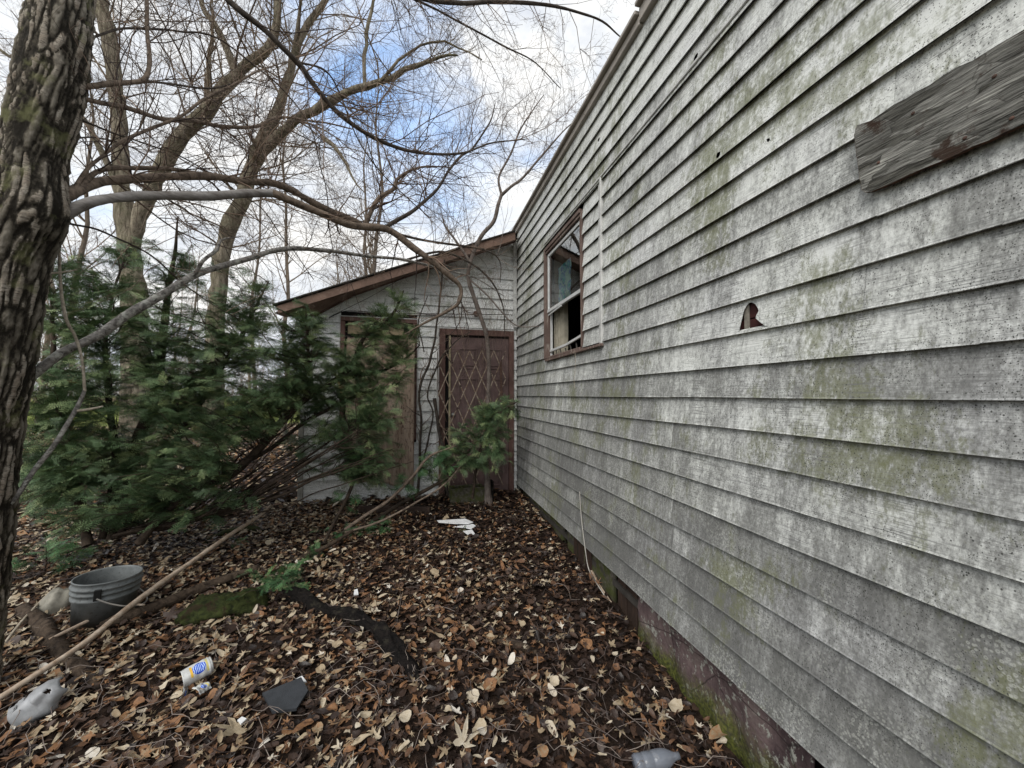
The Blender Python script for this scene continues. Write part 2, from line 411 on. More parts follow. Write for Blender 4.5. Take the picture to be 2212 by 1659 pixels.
# chipboard (strand board) weathered grey
q = NM('weathered_strand_board', 0.9, 0.15)
dis = q.n('ShaderNodeVectorMath', operation='ADD'); q.lk(q.pos, dis.inputs[0])
nz = q.n('ShaderNodeTexNoise'); nz.inputs['Scale'].default_value = 14; nz.inputs['Detail'].default_value = 4; q.lk(q.pos, nz.inputs['Vector'])
sc_ = q.n('ShaderNodeVectorMath', operation='SCALE'); q.lk(nz.outputs['Color'], sc_.inputs[0]); sc_.inputs['Scale'].default_value = .014; q.lk(sc_.outputs[0], dis.inputs[1])
vec = dis.outputs[0]
v = q.n('ShaderNodeTexVoronoi'); q.lk(q.map(vec, (1, 4, 15), rot=(R(6), 0, 0)), v.inputs['Vector']); v.inputs['Scale'].default_value = 2.6
cid = q.sep(v.outputs['Color'], 0)
fs = [q.noise(1.0, 6, 0.75, vec=q.map(vec, (10, 10, 210), rot=(R(a_), 0, 0)), dist=.3) for a_ in (4, -26, 33, 80)]
f = q.mix(q.ramp(cid, [(0.45, 0), (0.46, 1)]), fs[0], fs[1]); f = q.mix(q.ramp(cid, [(0.72, 0), (0.73, 1)]), f, fs[2]); f = q.mix(q.ramp(cid, [(0.90, 0), (0.91, 1)]), f, fs[3])
c = q.ramp(f, [(0.36, (0.016, 0.015, 0.013)), (0.43, (0.095, 0.092, 0.086)), (0.54, (0.21, 0.207, 0.195)), (0.68, (0.42, 0.41, 0.385))])
tone = q.ramp(q.sep(v.outputs['Color'], 1), [(0.0, (0.45, 0.44, 0.40)), (0.5, (0.9, 0.9, 0.88)), (1.0, (1.7, 1.7, 1.66))]); c = q.mix(1.0, c, tone, 'MULTIPLY')
edge = q.voro(2.6, vec=q.map(vec, (1, 4, 15), rot=(R(6), 0, 0)), feat='DISTANCE_TO_EDGE'); c = q.mix(q.ramp(edge, [(0.0, .5), (0.02, 0)]), c, (0.012, 0.010, 0.009))
c = q.mix(q.ramp(q.noise(7, 6, 0.7, loc=(1, 0, 3)), [(0.57, 0), (0.63, 0.85)]), c, (0.045, 0.022, 0.013))
q.bump(f, 1.0, 0.010); M['osb'] = q.col(c)
q = NM('wet_board_edge', 0.9); M['osb_edge'] = q.col(q.ramp(q.noise(60, 4, .7), [(0.35, (0.02, 0.012, 0.008)), (0.65, (0.12, 0.06, 0.03))]))

# painted foundation with moss at its foot
q = NM('painted_foundation', 0.85, 0.2)
n1 = q.noise(5, 6, 0.65); z = q.sep(q.pos, 2)
c = q.ramp(n1, [(0.35, (0.055, 0.038, 0.040)), (0.5, (0.115, 0.082, 0.082)), (0.60, (0.13, 0.10, 0.095)), (0.66, (0.22, 0.195, 0.175))])
c = q.mix(q.ramp(q.noise(34, 6, 0.7, sc=(1, 1, 0.7)), [(0.56, 0), (0.60, 0.85)]), c, (0.31, 0.315, 0.28))
c = q.mix(q.ramp(q.voro(4.0, feat='DISTANCE_TO_EDGE', vec=q.map(q.pos, (1, 1, 1.3))), [(0.0, 0.85), (0.02, 0)]), c, (0.02, 0.015, 0.015))
mr = q.n('ShaderNodeMapRange'); q.lk(q.math('ADD', z, q.math('MULTIPLY', q.math('SUBTRACT', q.noise(7, 6, .75), 0.5), 0.34)), mr.inputs[0]); mr.inputs[1].default_value = 0.10; mr.inputs[2].default_value = -0.02
c = q.mix(q.math('MULTIPLY', mr.outputs[0], 0.92), c, q.ramp(q.noise(70, 3), [(0.35, (0.025, 0.032, 0.008)), (0.65, (0.10, 0.11, 0.02))]))
q.bump(q.math('ADD', n1, q.noise(60, 3)), 0.5, 0.012); M['found'] = q.col(c)
q = NM('old_red_siding', 0.9)
M['oldred'] = q.col(q.ramp(q.noise(40, 4, .6), [(0.3, (0.030, 0.010, 0.010)), (0.7, (0.065, 0.020, 0.018))]))
M['lath'] = simple('grey_lath', (0.22, 0.20, 0.17), 0.9, 0.3, 40)

# soil, far leaf cover, lawn
q = NM('forest_soil', 0.95, 0.1)
near = q.ramp(q.noise(22, 6, 0.7), [(0.3, (0.010, 0.007, 0.006)), (0.55, (0.030, 0.020, 0.015)), (0.75, (0.065, 0.040, 0.028))])
cell = q.voro(16, out=1); cr = q.ramp(q.sep(cell, 0), [(0.0, (0.05, 0.032, 0.024)), (0.45, (0.16, 0.10, 0.06)), (0.75, (0.28, 0.20, 0.13)), (1.0, (0.46, 0.38, 0.30))])
ln = q.n('ShaderNodeVectorMath', operation='LENGTH'); q.lk(q.pos, ln.inputs[0])
mr = q.n('ShaderNodeMapRange'); q.lk(ln.outputs['Value'], mr.inputs[0]); mr.inputs[1].default_value = 8; mr.inputs[2].default_value = 13
c = q.mix(mr.outputs[0], near, cr)
mr = q.n('ShaderNodeMapRange'); q.lk(q.math('ADD', ln.outputs['Value'], q.math('MULTIPLY', q.noise(0.3, 4), 8)), mr.inputs[0]); mr.inputs[1].default_value = 19; mr.inputs[2].default_value = 23
c = q.mix(mr.outputs[0], c, q.ramp(q.noise(3, 6, .7), [(0.3, (0.09, 0.13, 0.03)), (0.55, (0.17, 0.20, 0.05)), (0.8, (0.30, 0.24, 0.12))]))
q.bump(q.noise(30, 5, .7), 0.8, 0.03); M['soil'] = q.col(c)
M['leaf_stuff'] = leaf_mat('leaf_litter'); M['leaf_single'] = leaf_mat('single_leaf', True)

# bark of the leaning tree: pale plates on the ridges
q = NM('furrowed_bark', 0.9, 0.15)
rg = q.attr('ridge'); pa = q.attr('plate'); n = q.noise(110, 7, 0.78, sc=(1, 1, 0.6)); n2 = q.noise(28, 6, 0.75, sc=(1, 1, 0.45), dist=.6)
f = q.math('ADD', rg, q.math('ADD', q.math('MULTIPLY', q.math('SUBTRACT', n, 0.5), 0.9), q.math('MULTIPLY', q.math('SUBTRACT', n2, 0.5), 0.8)))
c = q.ramp(f, [(0.10, (0.020, 0.017, 0.013)), (0.32, (0.072, 0.062, 0.048)), (0.60, (0.150, 0.133, 0.106)), (0.95, (0.26, 0.235, 0.195))])
pm_ = q.math('ADD', pa, q.math('MULTIPLY', q.math('SUBTRACT', q.noise(10, 5, 0.65), 0.5), 0.9))
pl = q.math('MULTIPLY', q.ramp(f, [(0.40, 0), (0.48, 1)]), q.ramp(pm_, [(0.50, 0.0), (0.66, 0.70)]))
pc = q.ramp(q.noise(20, 5, .6), [(0.35, (0.28, 0.225, 0.175)), (0.65, (0.50, 0.455, 0.39))])
pc = q.mix(q.ramp(q.noise(1, 3, .6, sc=(40, 40, 300)), [(0.54, 0), (0.60, 0.85)]), pc, (0.07, 0.05, 0.04))
c = q.mix(pl, c, pc)
c = q.mix(q.ramp(q.noise(8, 5, .6, loc=(9, 1, 1)), [(0.56, 0), (0.66, 0.5)]), c, (0.21, 0.215, 0.10))
q.bump(q.math('ADD', n, n2), 1.0, 0.010); M['bark_fore'] = q.col(c)
M['bark_grey'] = bark_mat('bare_grey_branch', (0.12, 0.105, 0.095), (0.27, 0.255, 0.245), None, 22, (0.5, 0.5, 1), 0.25)
M['bark_brown'] = bark_mat('reddish_brown_branch', (0.07, 0.053, 0.042), (0.22, 0.170, 0.132), None, 26, (1, 1, 1), 0.3)
M['bark_dark'] = bark_mat('dark_branch', (0.035, 0.028, 0.024), (0.095, 0.08, 0.068), None, 30, (1, 1, 1), 0.3)
M['bark_lichen'] = bark_mat('lichened_pale_branch', (0.05, 0.045, 0.04), (0.33, 0.31, 0.29), (0.42, 0.42, 0.38), 36, (1, 1, 1), 0.5)
M['bark_dead'] = bark_mat('dead_pale_twig', (0.20, 0.17, 0.13), (0.42, 0.37, 0.30), None, 40, (1, 1, 1), 0.3)
M['bark_back'] = bark_mat('olive_grey_bark', (0.065, 0.052, 0.038), (0.30, 0.26, 0.20), None, 17, (1, 1, 0.16), 1.0, 0.25)
M['bark_wood'] = bark_mat('woodland_bark', (0.10, 0.08, 0.065), (0.20, 0.165, 0.135), None, 14, (1, 1, 0.2), 0.4)
M['bark_sap'] = bark_mat('sapling_bark', (0.10, 0.08, 0.07), (0.22, 0.185, 0.165), None, 30, (1, 1, 0.6), 0.3)
M['bark_yew'] = bark_mat('yew_stem_bark', (0.018, 0.014, 0.011), (0.065, 0.048, 0.036), None, 30, (1, 1, 0.6), 0.4)
M['twig'] = twig_mat('bare_twigs', (0.045, 0.030, 0.026), (0.22, 0.155, 0.115))
M['twig_pale'] = twig_mat('pale_bare_twigs', (0.09, 0.07, 0.065), (0.24, 0.20, 0.175))
M['twig_back'] = twig_mat('background_twigs', (0.085, 0.060, 0.048), (0.27, 0.21, 0.16))
M['yew'] = needle_mat('yew_needles', (0.036, 0.066, 0.030), (0.105, 0.170, 0.078), (0.27, 0.33, 0.15))
M['yew_low'] = needle_mat('low_yew_needles', (0.03, 0.075, 0.032), (0.07, 0.16, 0.065), (0.15, 0.27, 0.10))
M['charred'] = bark_mat('wet_black_log', (0.003, 0.003, 0.003), (0.014, 0.011, 0.010), (0.03, 0.027, 0.02), 34, (1, 1, 1), 1.0)
M['mosslog'] = bark_mat('moss_covered_log', (0.012, 0.016, 0.006), (0.045, 0.055, 0.016), (0.03, 0.02, 0.012), 30, (1, 1, 1), 0.9)
M['rotlog'] = bark_mat('rotting_log', (0.028, 0.020, 0.015), (0.09, 0.066, 0.048), None, 26, (1, 1, 1), 0.8)
q = NM('peeled_stick_wood', 0.75, 0.25)
c = q.ramp(q.noise(30, 5, .6), [(0.3, (0.26, 0.18, 0.12)), (0.7, (0.50, 0.42, 0.34))]); M['stick'] = q.col(c)
q = NM('grimy_grey_plastic', 0.45, 0.4)
c = q.ramp(q.noise(9, 6, .65), [(0.3, (0.085, 0.095, 0.095)), (0.7, (0.20, 0.215, 0.22))])
c = q.mix(q.ramp(q.noise(60, 5, .7), [(0.56, 0), (0.66, 0.6)]), c, (0.03, 0.03, 0.022)); M['bucket'] = q.col(c)
q = NM('clouded_white_plastic', 0.45, 0.4)
c = q.ramp(q.noise(10, 6, .65), [(0.3, (0.16, 0.165, 0.17)), (0.7, (0.36, 0.37, 0.39))]); M['jug'] = q.col(c)
M['blackplastic'] = simple('black_plastic', (0.010, 0.010, 0.010), 0.5, 0.3, 30)
M['slate'] = simple('charcoal_tile', (0.028, 0.031, 0.036), 0.6, 0.2, 30, bump=0.3)
M['wire'] = simple('black_cable', (0.015, 0.015, 0.016), 0.5, 0.2)
M['wirep'] = simple('pale_cable', (0.38, 0.36, 0.33), 0.6, 0.2)
M['rust'] = simple('rusty_painted_iron', (0.085, 0.048, 0.036), 0.7, 0.5, 30)
q = NM('flaking_gate_paint', 0.6, 0.4)
M['gate'] = q.col(q.mix(q.ramp(q.noise(9, 5, .7), [(0.37, 0), (0.44, 1)]), (0.040, 0.020, 0.016), q.ramp(q.noise(30, 4), [(0.4, (0.20, 0.13, 0.09)), (0.6, (0.34, 0.28, 0.22))])))
q = NM('mossy_concrete', 0.95, 0.1)
c = q.ramp(q.noise(40, 5, .7), [(0.35, (0.05, 0.045, 0.035)), (0.7, (0.14, 0.13, 0.105))])
M['block'] = q.col(q.mix(q.ramp(q.noise(11, 5, .6), [(0.42, 0), (0.58, 0.9)]), c, (0.060, 0.068, 0.022)))
q.bump(q.noise(60, 4), 0.6, 0.006)
M['timber'] = painted_wood('dark_wet_timber', (0.040, 0.026, 0.020), (0.13, 0.075, 0.045), 0.5)
M['brass'] = simple('tarnished_metal', (0.22, 0.22, 0.21), 0.4, 0.3, 20, metal=0.8)
M['whitebits'] = simple('white_painted_scrap', (0.68, 0.69, 0.70), 0.55, 0.12, 20)
M['roof'] = simple('dark_shingle', (0.045, 0.04, 0.036), 0.95, 0.4, 30, bump=0.6)
M['nest'] = simple('old_nest_brown', (0.085, 0.045, 0.03), 0.95, 0.5, 60)
M['post'] = simple('grey_corner_post', (0.30, 0.295, 0.27), 0.7, 0.3, 12)
# ------------------------------------------------------------------ the long house wall on the right
XW, YC = 1.237, 4.81                        # siding face, annex front
EXPO = 0.127; K0 = CAM.z - 0.012            # lowest edge of the course just below the eye
def clip(poly, a, b, c):
    """keep the side a*u + b*v + c >= 0"""
    out = []
    for i in range(len(poly)):
        p, q_ = poly[i], poly[(i + 1) % len(poly)]
        fp, fq = a * p[0] + b * p[1] + c, a * q_[0] + b * q_[1] + c
        if fp >= 0: out.append(p)
        if (fp >= 0) != (fq >= 0):
            t = fp / (fp - fq); out.append((p[0] + t * (q_[0] - p[0]), p[1] + t * (q_[1] - p[1])))
    return out
def course(name, u0, u1, v0, v1, f, mat, parent, holes=(), clips=(), lap=0.0195, seed=0, wav=1.0, over=0.012):
    """one clapboard: u along the wall, v up, f(u, v, out) -> point"""
    V, Fc = [], []
    def off(v): return lap * (1 - (v - v0) / (v1 + over - v0))
    rr = random.Random(seed)
    if not holes and not clips:
        n = max(2, int((u1 - u0) / 0.16)); prof = [(v1 + over, None), ((v0 + v1) / 2, None), (v0 + .006, None), (v0 + .0015, lap + .0014), (v0, lap - .001), (v0 + .018, 0.0)]
        for i in range(n + 1):
            u = u0 + (u1 - u0) * i / n
            dz = mnoise.noise(Vector((u * 1.3, v0 * 40, seed))) * .0035 * wav; do = mnoise.noise(Vector((u * 2.4, v0 * 33, seed + 9))) * .0035 * wav
            for j, (v, o) in enumerate(prof):
                V.append(f(u, v + (dz if j > 0 else 0), (off(v) if o is None else o) + (do if 0 < j < 5 else 0)))
        m = len(prof)
        for i in range(n):
            for j in range(m - 1): a = i * m + j; Fc.append((a, a + 1, a + m + 1, a + m))
        for e in (0, n): a = e * m; Fc.append(tuple(range(a, a + m)))
    else:
        poly = [(u0, v0), (u1, v0), (u1, v1 + over), (u0, v1 + over)]
        for c in clips: poly = clip(poly, *c)
        if len(poly) < 3: return None
        loops = [[Vector((a, b, 0)) for a, b in poly]] + [[Vector((a, b, 0)) for a, b in h] for h in holes]
        flat = [p for l in loops for p in l]
        V = [f(p.x, p.y, off(p.y)) for p in flat]; Fc = [tuple(t) for t in tessellate_polygon(loops)]
        k = len(poly)
        for h in holes:                       # thickness of the broken vinyl
            i0 = len(V); V += [f(a, b, off(b) - .0022) for a, b in h]; n = len(h)
            Fc += [(k + i, k + (i + 1) % n, i0 + (i + 1) % n, i0 + i) for i in range(n)]; k += n
        lo = [p for p in poly if abs(p[1] - v0) < 1e-6]
        if len(lo) >= 2:
            a, b = min(p[0] for p in lo), max(p[0] for p in lo); i = len(V)
            V += [f(a, v0 + .006, lap * .95 + .0002), f(b, v0 + .006, lap * .95 + .0002), f(a, v0, lap + .001), f(b, v0, lap + .001), f(a, v0 + .018, 0), f(b, v0 + .018, 0)]
            Fc += [(i, i + 1, i + 3, i + 2), (i + 2, i + 3, i + 5, i + 4)]
    o = link(name, mesh_py(name, V, Fc), mat, parent); return o

house = empty('house', (XW, 1.8, 0), label='single storey house clad in long grimy white vinyl clapboards stained with mildew', cat='house')
def fh(u, v, o): return Vector((XW + 0.0145 - o, u, v))
def uvX(px, py): p = onX(px, py, XW + .006); return (p.y, p.z)
# window and the patched strip beside it
w0 = uvX(1178, 773); w1 = uvX(1259, 445)
WY1, WY0 = w0[0], w1[0]                       # far and near edge
WZ0, WZ1 = CAM.z + 0.355, CAM.z + 1.485
PY0 = uvX(1300, 560)[0]                       # near end of the patch
PZ1 = CAM.z + 1.525
# holes
big = [(1440,325),(1415,360),(1395,410),(1385,480),(1375,560),(1368,636),(1432,620),(1468,602),(1480,588),(1485,618),(1530,610),(1600,603),(1690,590),(1650,570),(1590,530),(1540,490),(1540,460),(1562,410),(1550,380),(1520,340),(1500,325),(1470,316)]
big = [uvX((1800 + a / 3.687) * .7373, (800 + b / 3.687) * .7373) for a, b in big]
def spot(px, py, w, h, seed):
    """ragged hole; sizes in picture pixels turned into the wall's own"""
    r = random.Random(seed); o = []
    for i in range(9):
        a = 2 * math.pi * i / 9; k = r.uniform(.75, 1.15)
        o.append(uvX(px + math.cos(a) * w / 2 * k + math.sin(a) * h * .12, py - math.sin(a) * h / 2 * k))
    return o
spots = [spot(1504, 125, 9, 22, 1), spot(1555, 335, 8, 18, 2), spot(1661, 303, 10, 9, 3), spot(1294, 301, 5, 10, 4), spot(1246, 410, 4, 6, 5), spot(1198, 797, 4, 7, 6), spot(1708, 1196, 3, 3, 7)]
crack = [uvX((1800 + a / 3.687) * .7373, (800 + b / 3.687) * .7373) for a, b in [(1380,690),(1382,740),(1378,790),(1380,822),(1384,790),(1390,740),(1385,690)]]
cours = []
for k in range(-16, 10):
    v0 = K0 - k * EXPO; cours.append((k, v0, v0 + EXPO))
YN, YF = -1.3, YC - 0.004
seams = {}
sr = random.Random(4)
EXT = [(v0, v1) for _, v0, v1 in cours]
SE = [uvX(1452, 860)[0], uvX(1255, 980)[0]]
def intervals(v0, v1, k):
    segs = [(YN, YF)]
    def cut(a, b):
        nonlocal segs; o = []
        for s, e in segs:
            if b <= s or a >= e: o.append((s, e)); continue
            if s < a: o.append((s, a))
            if b < e: o.append((b, e))
        segs = o
    if v0 < WZ1 + 0.02 and v1 > WZ0 + 0.005: cut(PY0, WY1 - .001)
    o = []
    for s, e in segs:
        cuts = [c for c in ([SE[0]] if k % 2 == 0 and k >= 0 else [SE[1] + (k % 3) * .03] if k >= 2 else [0.35 + (k * 0.77) % 0.5] if k < 0 else []) if s + .2 < c < e - .2]
        if k >= 4: cuts = sorted(set(cuts + [SE[0] + .01 * (k % 2)]))
        cuts = [c for c in cuts if s + .2 < c < e - .2]
        p = s
        for c in cuts: o.append((p, c + .0)); p = c
        o.append((p, e))
    return o
def inside(h, s, e, v0, v1): cu = sum(p[0] for p in h) / len(h); cv = sum(p[1] for p in h) / len(h); return s < cu < e and v0 < cv < v1
for k, v0, v1 in cours:
    for i, (s, e) in enumerate(intervals(v0, v1, k)):
        hs = [h for h in [big, crack] + spots if inside(h, s, e, v0, v1)]
        hs = [[(min(max(u, s + .004), e - .004), min(max(v, v0 + .0075), v1 + .008)) for u, v in h] for h in hs]
        if hs:   # split so that only a short piece of the plank is the flat, broken one
            a = max(s, min(u for h in hs for u, _ in h) - .12); b = min(e, max(u for h in hs for u, _ in h) + .12)
            f2 = lambda u, v, o, i=i: fh(u, v, o + (i % 2) * .0012)
            V = []
            o = course('siding_board', s, e, v0, v1, f2, M['siding'], house, holes=hs, seed=k * 7 + i)
        else:
            course('siding_board', s, e, v0, v1, lambda u, v, o, i=i: fh(u, v, o + (i % 2) * .0012), M['siding'], house, seed=k * 7 + i)
for _, v0, v1 in cours:                       # pieces of the courses that the window cuts through
    if v0 < WZ0 < v1 - .005: course('siding_board', PY0 - .0, WY1 - .001, v0, WZ0 - .002, fh, M['siding'], house, seed=77, over=0.0, wav=.3)
    if v0 < WZ1 + .02 < v1: course('siding_board', PY0, WY1 - .001, WZ1 + .03, v1, fh, M['siding'], house, seed=78, wav=.3)
# loosely refitted boards between window and channel
pk = 0; v = WZ0 + 0.012
while v < PZ1 - .02:
    v1 = min(v + 0.1262, PZ1)
    course('siding_board', PY0 + .002, WY0 - .012, v, v1, lambda u, vv, o: fh(u, vv, o + .004), M['siding'], house, seed=400 + pk, over=0.004, wav=1.5)
    v = v1; pk += 1
# backing that shows through the holes, with the dark cavity elsewhere
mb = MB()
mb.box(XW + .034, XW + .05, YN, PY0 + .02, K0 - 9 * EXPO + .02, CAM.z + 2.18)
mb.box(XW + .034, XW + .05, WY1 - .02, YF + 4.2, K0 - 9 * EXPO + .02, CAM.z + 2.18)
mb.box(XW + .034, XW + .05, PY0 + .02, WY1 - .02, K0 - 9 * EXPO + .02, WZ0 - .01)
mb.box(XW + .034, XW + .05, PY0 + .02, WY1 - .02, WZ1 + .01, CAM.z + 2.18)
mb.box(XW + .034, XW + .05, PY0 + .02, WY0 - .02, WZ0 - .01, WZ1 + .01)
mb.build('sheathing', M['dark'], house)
bu = [min(p[0] for p in big), max(p[0] for p in big)]; bv = [min(p[1] for p in big), max(p[1] for p in big)]
for i in range(3):
    zc = bv[0] - .02 + i * .075
    MB().box(XW + .0235, XW + .033, bu[0] - .1, bu[1] + .1, zc, zc + .071, .002).build('old_shingle', M['oldred'], house, label='old red brown shingle seen through the broken board')
lu = uvX((1800 + 1402 / 3.687) * .7373, 690)[0]
MB().box(XW + .0165, XW + .0235, lu - .011, lu + .011, bv[0] - .03, bv[1] + .05, .001).build('lath', M['lath'], house)
# trims
MB().box(XW - .012, XW + .012, PY0 - .022, PY0 + .0, WZ0 - .015, PZ1 + .01, .003).box(XW - .005, XW + .01, PY0 + .004, PY0 + .03, WZ0 - .02, PZ1 - .02, .003).build('channel_strip', M['trim_white'], house)
mb = MB()
for (a, b, dz) in ((YN, 1.2, .0), (1.2, 2.1, .004), (2.1, WY1, .0)):
    p = Vector((XW - .004, a, PZ1 + .012 + dz)); q_ = Vector((XW - .004, b + .002, PZ1 + .012 + (0 if dz else .004)))
    mb.bar(p, q_, .016, .016, c=.003)
mb.build('trim_strip', M['trim_white'], house)
MB().bar((XW - .008, WY1 - .05, WZ0 - .012), (XW - .010, PY0 - .03, WZ0 - .006), .022, .020, c=.003).build('sill_strip', M['casing'], house)
# eave
zt = CAM.z + 2.145
yj = uvX(1388, 22)[0]
MB().box(XW - .018, XW + .02, yj, YF + .15, zt - .005, zt + .05, .004).box(XW - .045, XW + .0, yj, YF + .17, zt + .052, zt + .078, .004).build('eave_trim', M['gutter'], house, label='brownish metal eave strip along the top of the wall')
MB().box(XW - .022, XW + .02, YN, yj - .004, zt + .004, zt + .085, .004).box(XW - .05, XW, YN, yj - .004, zt + .087, zt + .112, .004).build('eave_trim', M['gutter'], house, label='nearer eave strip section, set slightly higher')
mb = MB()
mb.prism([Vector((XW + .012, YN, zt + .10)), Vector((XW + .012, YN, zt + .118)), Vector((XW + 3.2, YN, zt + .55)), Vector((XW + 6.6, YN, zt + .135)), Vector((XW + 6.6, YN, zt + .115))], Vector((0, 10.6, 0)))
mb.build('roof', M['roof'], house)
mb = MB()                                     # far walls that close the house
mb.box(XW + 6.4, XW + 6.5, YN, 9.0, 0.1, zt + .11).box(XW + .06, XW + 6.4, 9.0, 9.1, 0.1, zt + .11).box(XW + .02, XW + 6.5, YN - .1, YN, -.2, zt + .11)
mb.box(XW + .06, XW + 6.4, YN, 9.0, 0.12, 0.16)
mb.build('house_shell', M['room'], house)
MB().box(XW + .02, XW + .05, YC + .02, 9.0, .1, zt).build('far_wall', M['siding'], house)

# foundation under the cladding
zb = K0 - 9 * EXPO
fy0, fy1 = uvX(1700, 1659)[0] - .12, onG(1378, 1300).y + .02
fy0 = 1.03; fy1 = onX(1380, 1320, XW + .055).y
def wallmesh(name, y0, y1, x0, mat, amp, zlo=-.45, n=26, m=9, parent=house, **k):
    V, Fc = [], []
    for i in range(n + 1):
        for j in range(m + 1):
            y = y0 + (y1 - y0) * i / n; z = zlo + (zb + .02 - zlo) * j / m
            d = amp * mnoise.fractal(Vector((y * 5, z * 5, 3)), .8, 2, 4); e = 0.012 if i in (0, n) else 0
            V.append((x0 + d + e, y, z))
    for i in range(n):
        for j in range(m): a = i * (m + 1) + j; Fc.append((a, a + 1, a + m + 2, a + m + 1))
    for i in (0, n):                          # returns at the ends
        b = len(V); r = [(i * (m + 1) + j) for j in range(m + 1)]
        V += [(V[a][0] + .12, V[a][1], V[a][2]) for a in r]
        for j in range(m): Fc.append((r[j], r[j + 1], b + j + 1, b + j))
    return link(name, mesh_py(name, V, Fc, True), mat, parent, **k)
wallmesh('foundation_block', fy0, fy1, XW + .045, M['found'], .020, n=90, m=22, label='purple painted foundation with peeling paint and moss at its foot')
wallmesh('foundation_block', fy1 + .30, 3.25, XW + .06, M['block'], .01, label='bare concrete foundation stretch with moss')
wallmesh('foundation_block', 3.32, YC, XW + .07, M['block'], .01, label='farthest foundation stretch near the door')
wallmesh('foundation_block', -1.2, .86, XW + .05, M['found'], .012, label='foundation stretch nearest the camera')
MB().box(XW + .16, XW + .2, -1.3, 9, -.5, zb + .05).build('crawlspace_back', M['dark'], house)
mb = MB()
for i in range(4):
    y = fy1 + .05 + i * .062; MB().box(XW + .07 + .006 * (i % 2), XW + .095, y, y + .052, -.4, zb + .02, .003).build('skirt_plank', M['timber'], house)
for i in range(5):
    y = 2.72 + i * .07; MB().box(XW + .05 + .006 * (i % 2), XW + .0585, y, y + .058, -.3, zb + .01, .002).build('skirt_plank', M['timber'], house)

# ------------------------------------------------------------------ window
win = empty('window', (XW, (WY0 + WY1) / 2, WZ0)); win.parent = house; win.location -= parent_loc(house)
fx0, fx1 = XW - .012, XW + .055
ZW0, ZW1 = WZ0, WZ1
MB().box(fx0, fx1, WY1 - .035, WY1, ZW0, ZW1, .004).box(fx0 + .006, fx1, WY0, WY0 + .03, ZW0, ZW1 - .03, .004).build('casing', M['casing'], win)
MB().box(fx0, fx1, WY0 + .032, WY1 - .037, ZW1 - .035, ZW1, .004).box(fx0 + .01, fx1, WY0 + .032, WY1 - .037, ZW1 - .06, ZW1 - .037, .003).build('head_casing', M['casing'], win)
MB().box(fx0 - .004, fx1, WY0 + .032, WY1 - .037, ZW0, ZW0 + .022, .004).build('sill', M['casing'], win)
MB().bar((fx0 + .003, WY0 - .002, ZW0 + .02), (fx0 + .000, WY0 + .012, ZW1 - .10), .012, .010, c=.002).build('loose_strip', M['casing'], win, label='loose split strip leaning along the near side of the window')
a, b = WY0 + .045, WY1 - .050
zc = ZW0 + .50; zt2 = ZW1 - .07
mb = MB(); sx = XW + .014
mb.box(sx, sx + .022, a, a + .026, zc, zt2, .003).box(sx, sx + .022, b - .026, b, zc, zt2, .003).box(sx, sx + .022, a + .027, b - .027, zt2 - .03, zt2, .003).box(sx - .004, sx + .024, a - .001, b + .001, zc - .034, zc, .004)
mb.build('upper_sash', M['sash'], win)
MB().quad(Vector((sx + .011, a + .024, zc - .002)), Vector((sx + .011, a + .024, zt2 - .028)), Vector((sx + .011, b - .024, zt2 - .028)), Vector((sx + .011, b - .024, zc - .002))).build('pane', M['glass'], win)
mb = MB()
mb.box(sx + .028, sx + .05, a, a + .018, ZW0 + .10, zc - .036, .003).box(sx + .028, sx + .05, b - .018, b, ZW0 + .03, zc - .036, .003)
mb.bar((sx + .03, a - .004, ZW0 + .135), (sx + .032, (a + b) / 2, ZW0 + .095), .018, .024, c=.003).bar((sx + .032, (a + b) / 2, ZW0 + .095), (sx + .03, b, ZW0 + .085), .018, .024, c=.003)
mb.build('lower_track', M['sash'], win)
MB().bar((sx + .0, b - .03, zc - .06), (sx - .005, (a + b) / 2 + .02, zc - .045), .012, .014, c=.002).build('hanging_seal', M['sash'], win)
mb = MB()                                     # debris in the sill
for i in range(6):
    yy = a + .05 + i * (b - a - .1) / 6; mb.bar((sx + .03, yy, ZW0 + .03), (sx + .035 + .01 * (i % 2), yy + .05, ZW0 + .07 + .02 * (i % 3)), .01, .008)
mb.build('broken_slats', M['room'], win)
# curtain folds behind the open lower half
V, Fc = [], []
n = 60
for i in range(n + 1):
    y = b + .02 - (b - a) * .30 * i / n
    for j, z in enumerate((ZW0 - .05, zc * .5 + ZW0 * .5, zt2 + .05)):
        V.append((sx + .10 + .028 * math.sin(i * .85) + .01 * math.sin(i * 2.1 + j), y, z))
for i in range(n):
    for j in range(2): q0 = i * 3 + j; Fc.append((q0, q0 + 1, q0 + 4, q0 + 3))
link('curtain', mesh_py('curtain', V, Fc, True), M['curtain'], win)
V = []; Fc = []
for i in range(13):
    y = b - .27 - .30 * i / 12
    for j in range(9): V.append((sx + .0165 + .002 * math.sin(i * 1.3 + j * .6), y + .012 * math.sin(j * 1.7), zc + .01 + (.33) * j / 8))
for i in range(12):
    for j in range(8): q0 = i * 9 + j; Fc.append((q0, q0 + 1, q0 + 10, q0 + 9))
sh = link('hanging_cloth', mesh_py('hanging_cloth', V, Fc, True), M['sheet'], None)
tag(sh, 'crumpled turquoise patterned cloth hanging behind the upper window pane', 'cloth')

# dangling strings below window
def tube1(name, rows, r, mat, parent=None, **k):
    t = Tubes(); P = spline([(*p, r) for p in rows], .03); t.add(P[:, :3], P[:, 3], 6); return t.build(name, mat, parent, **k)

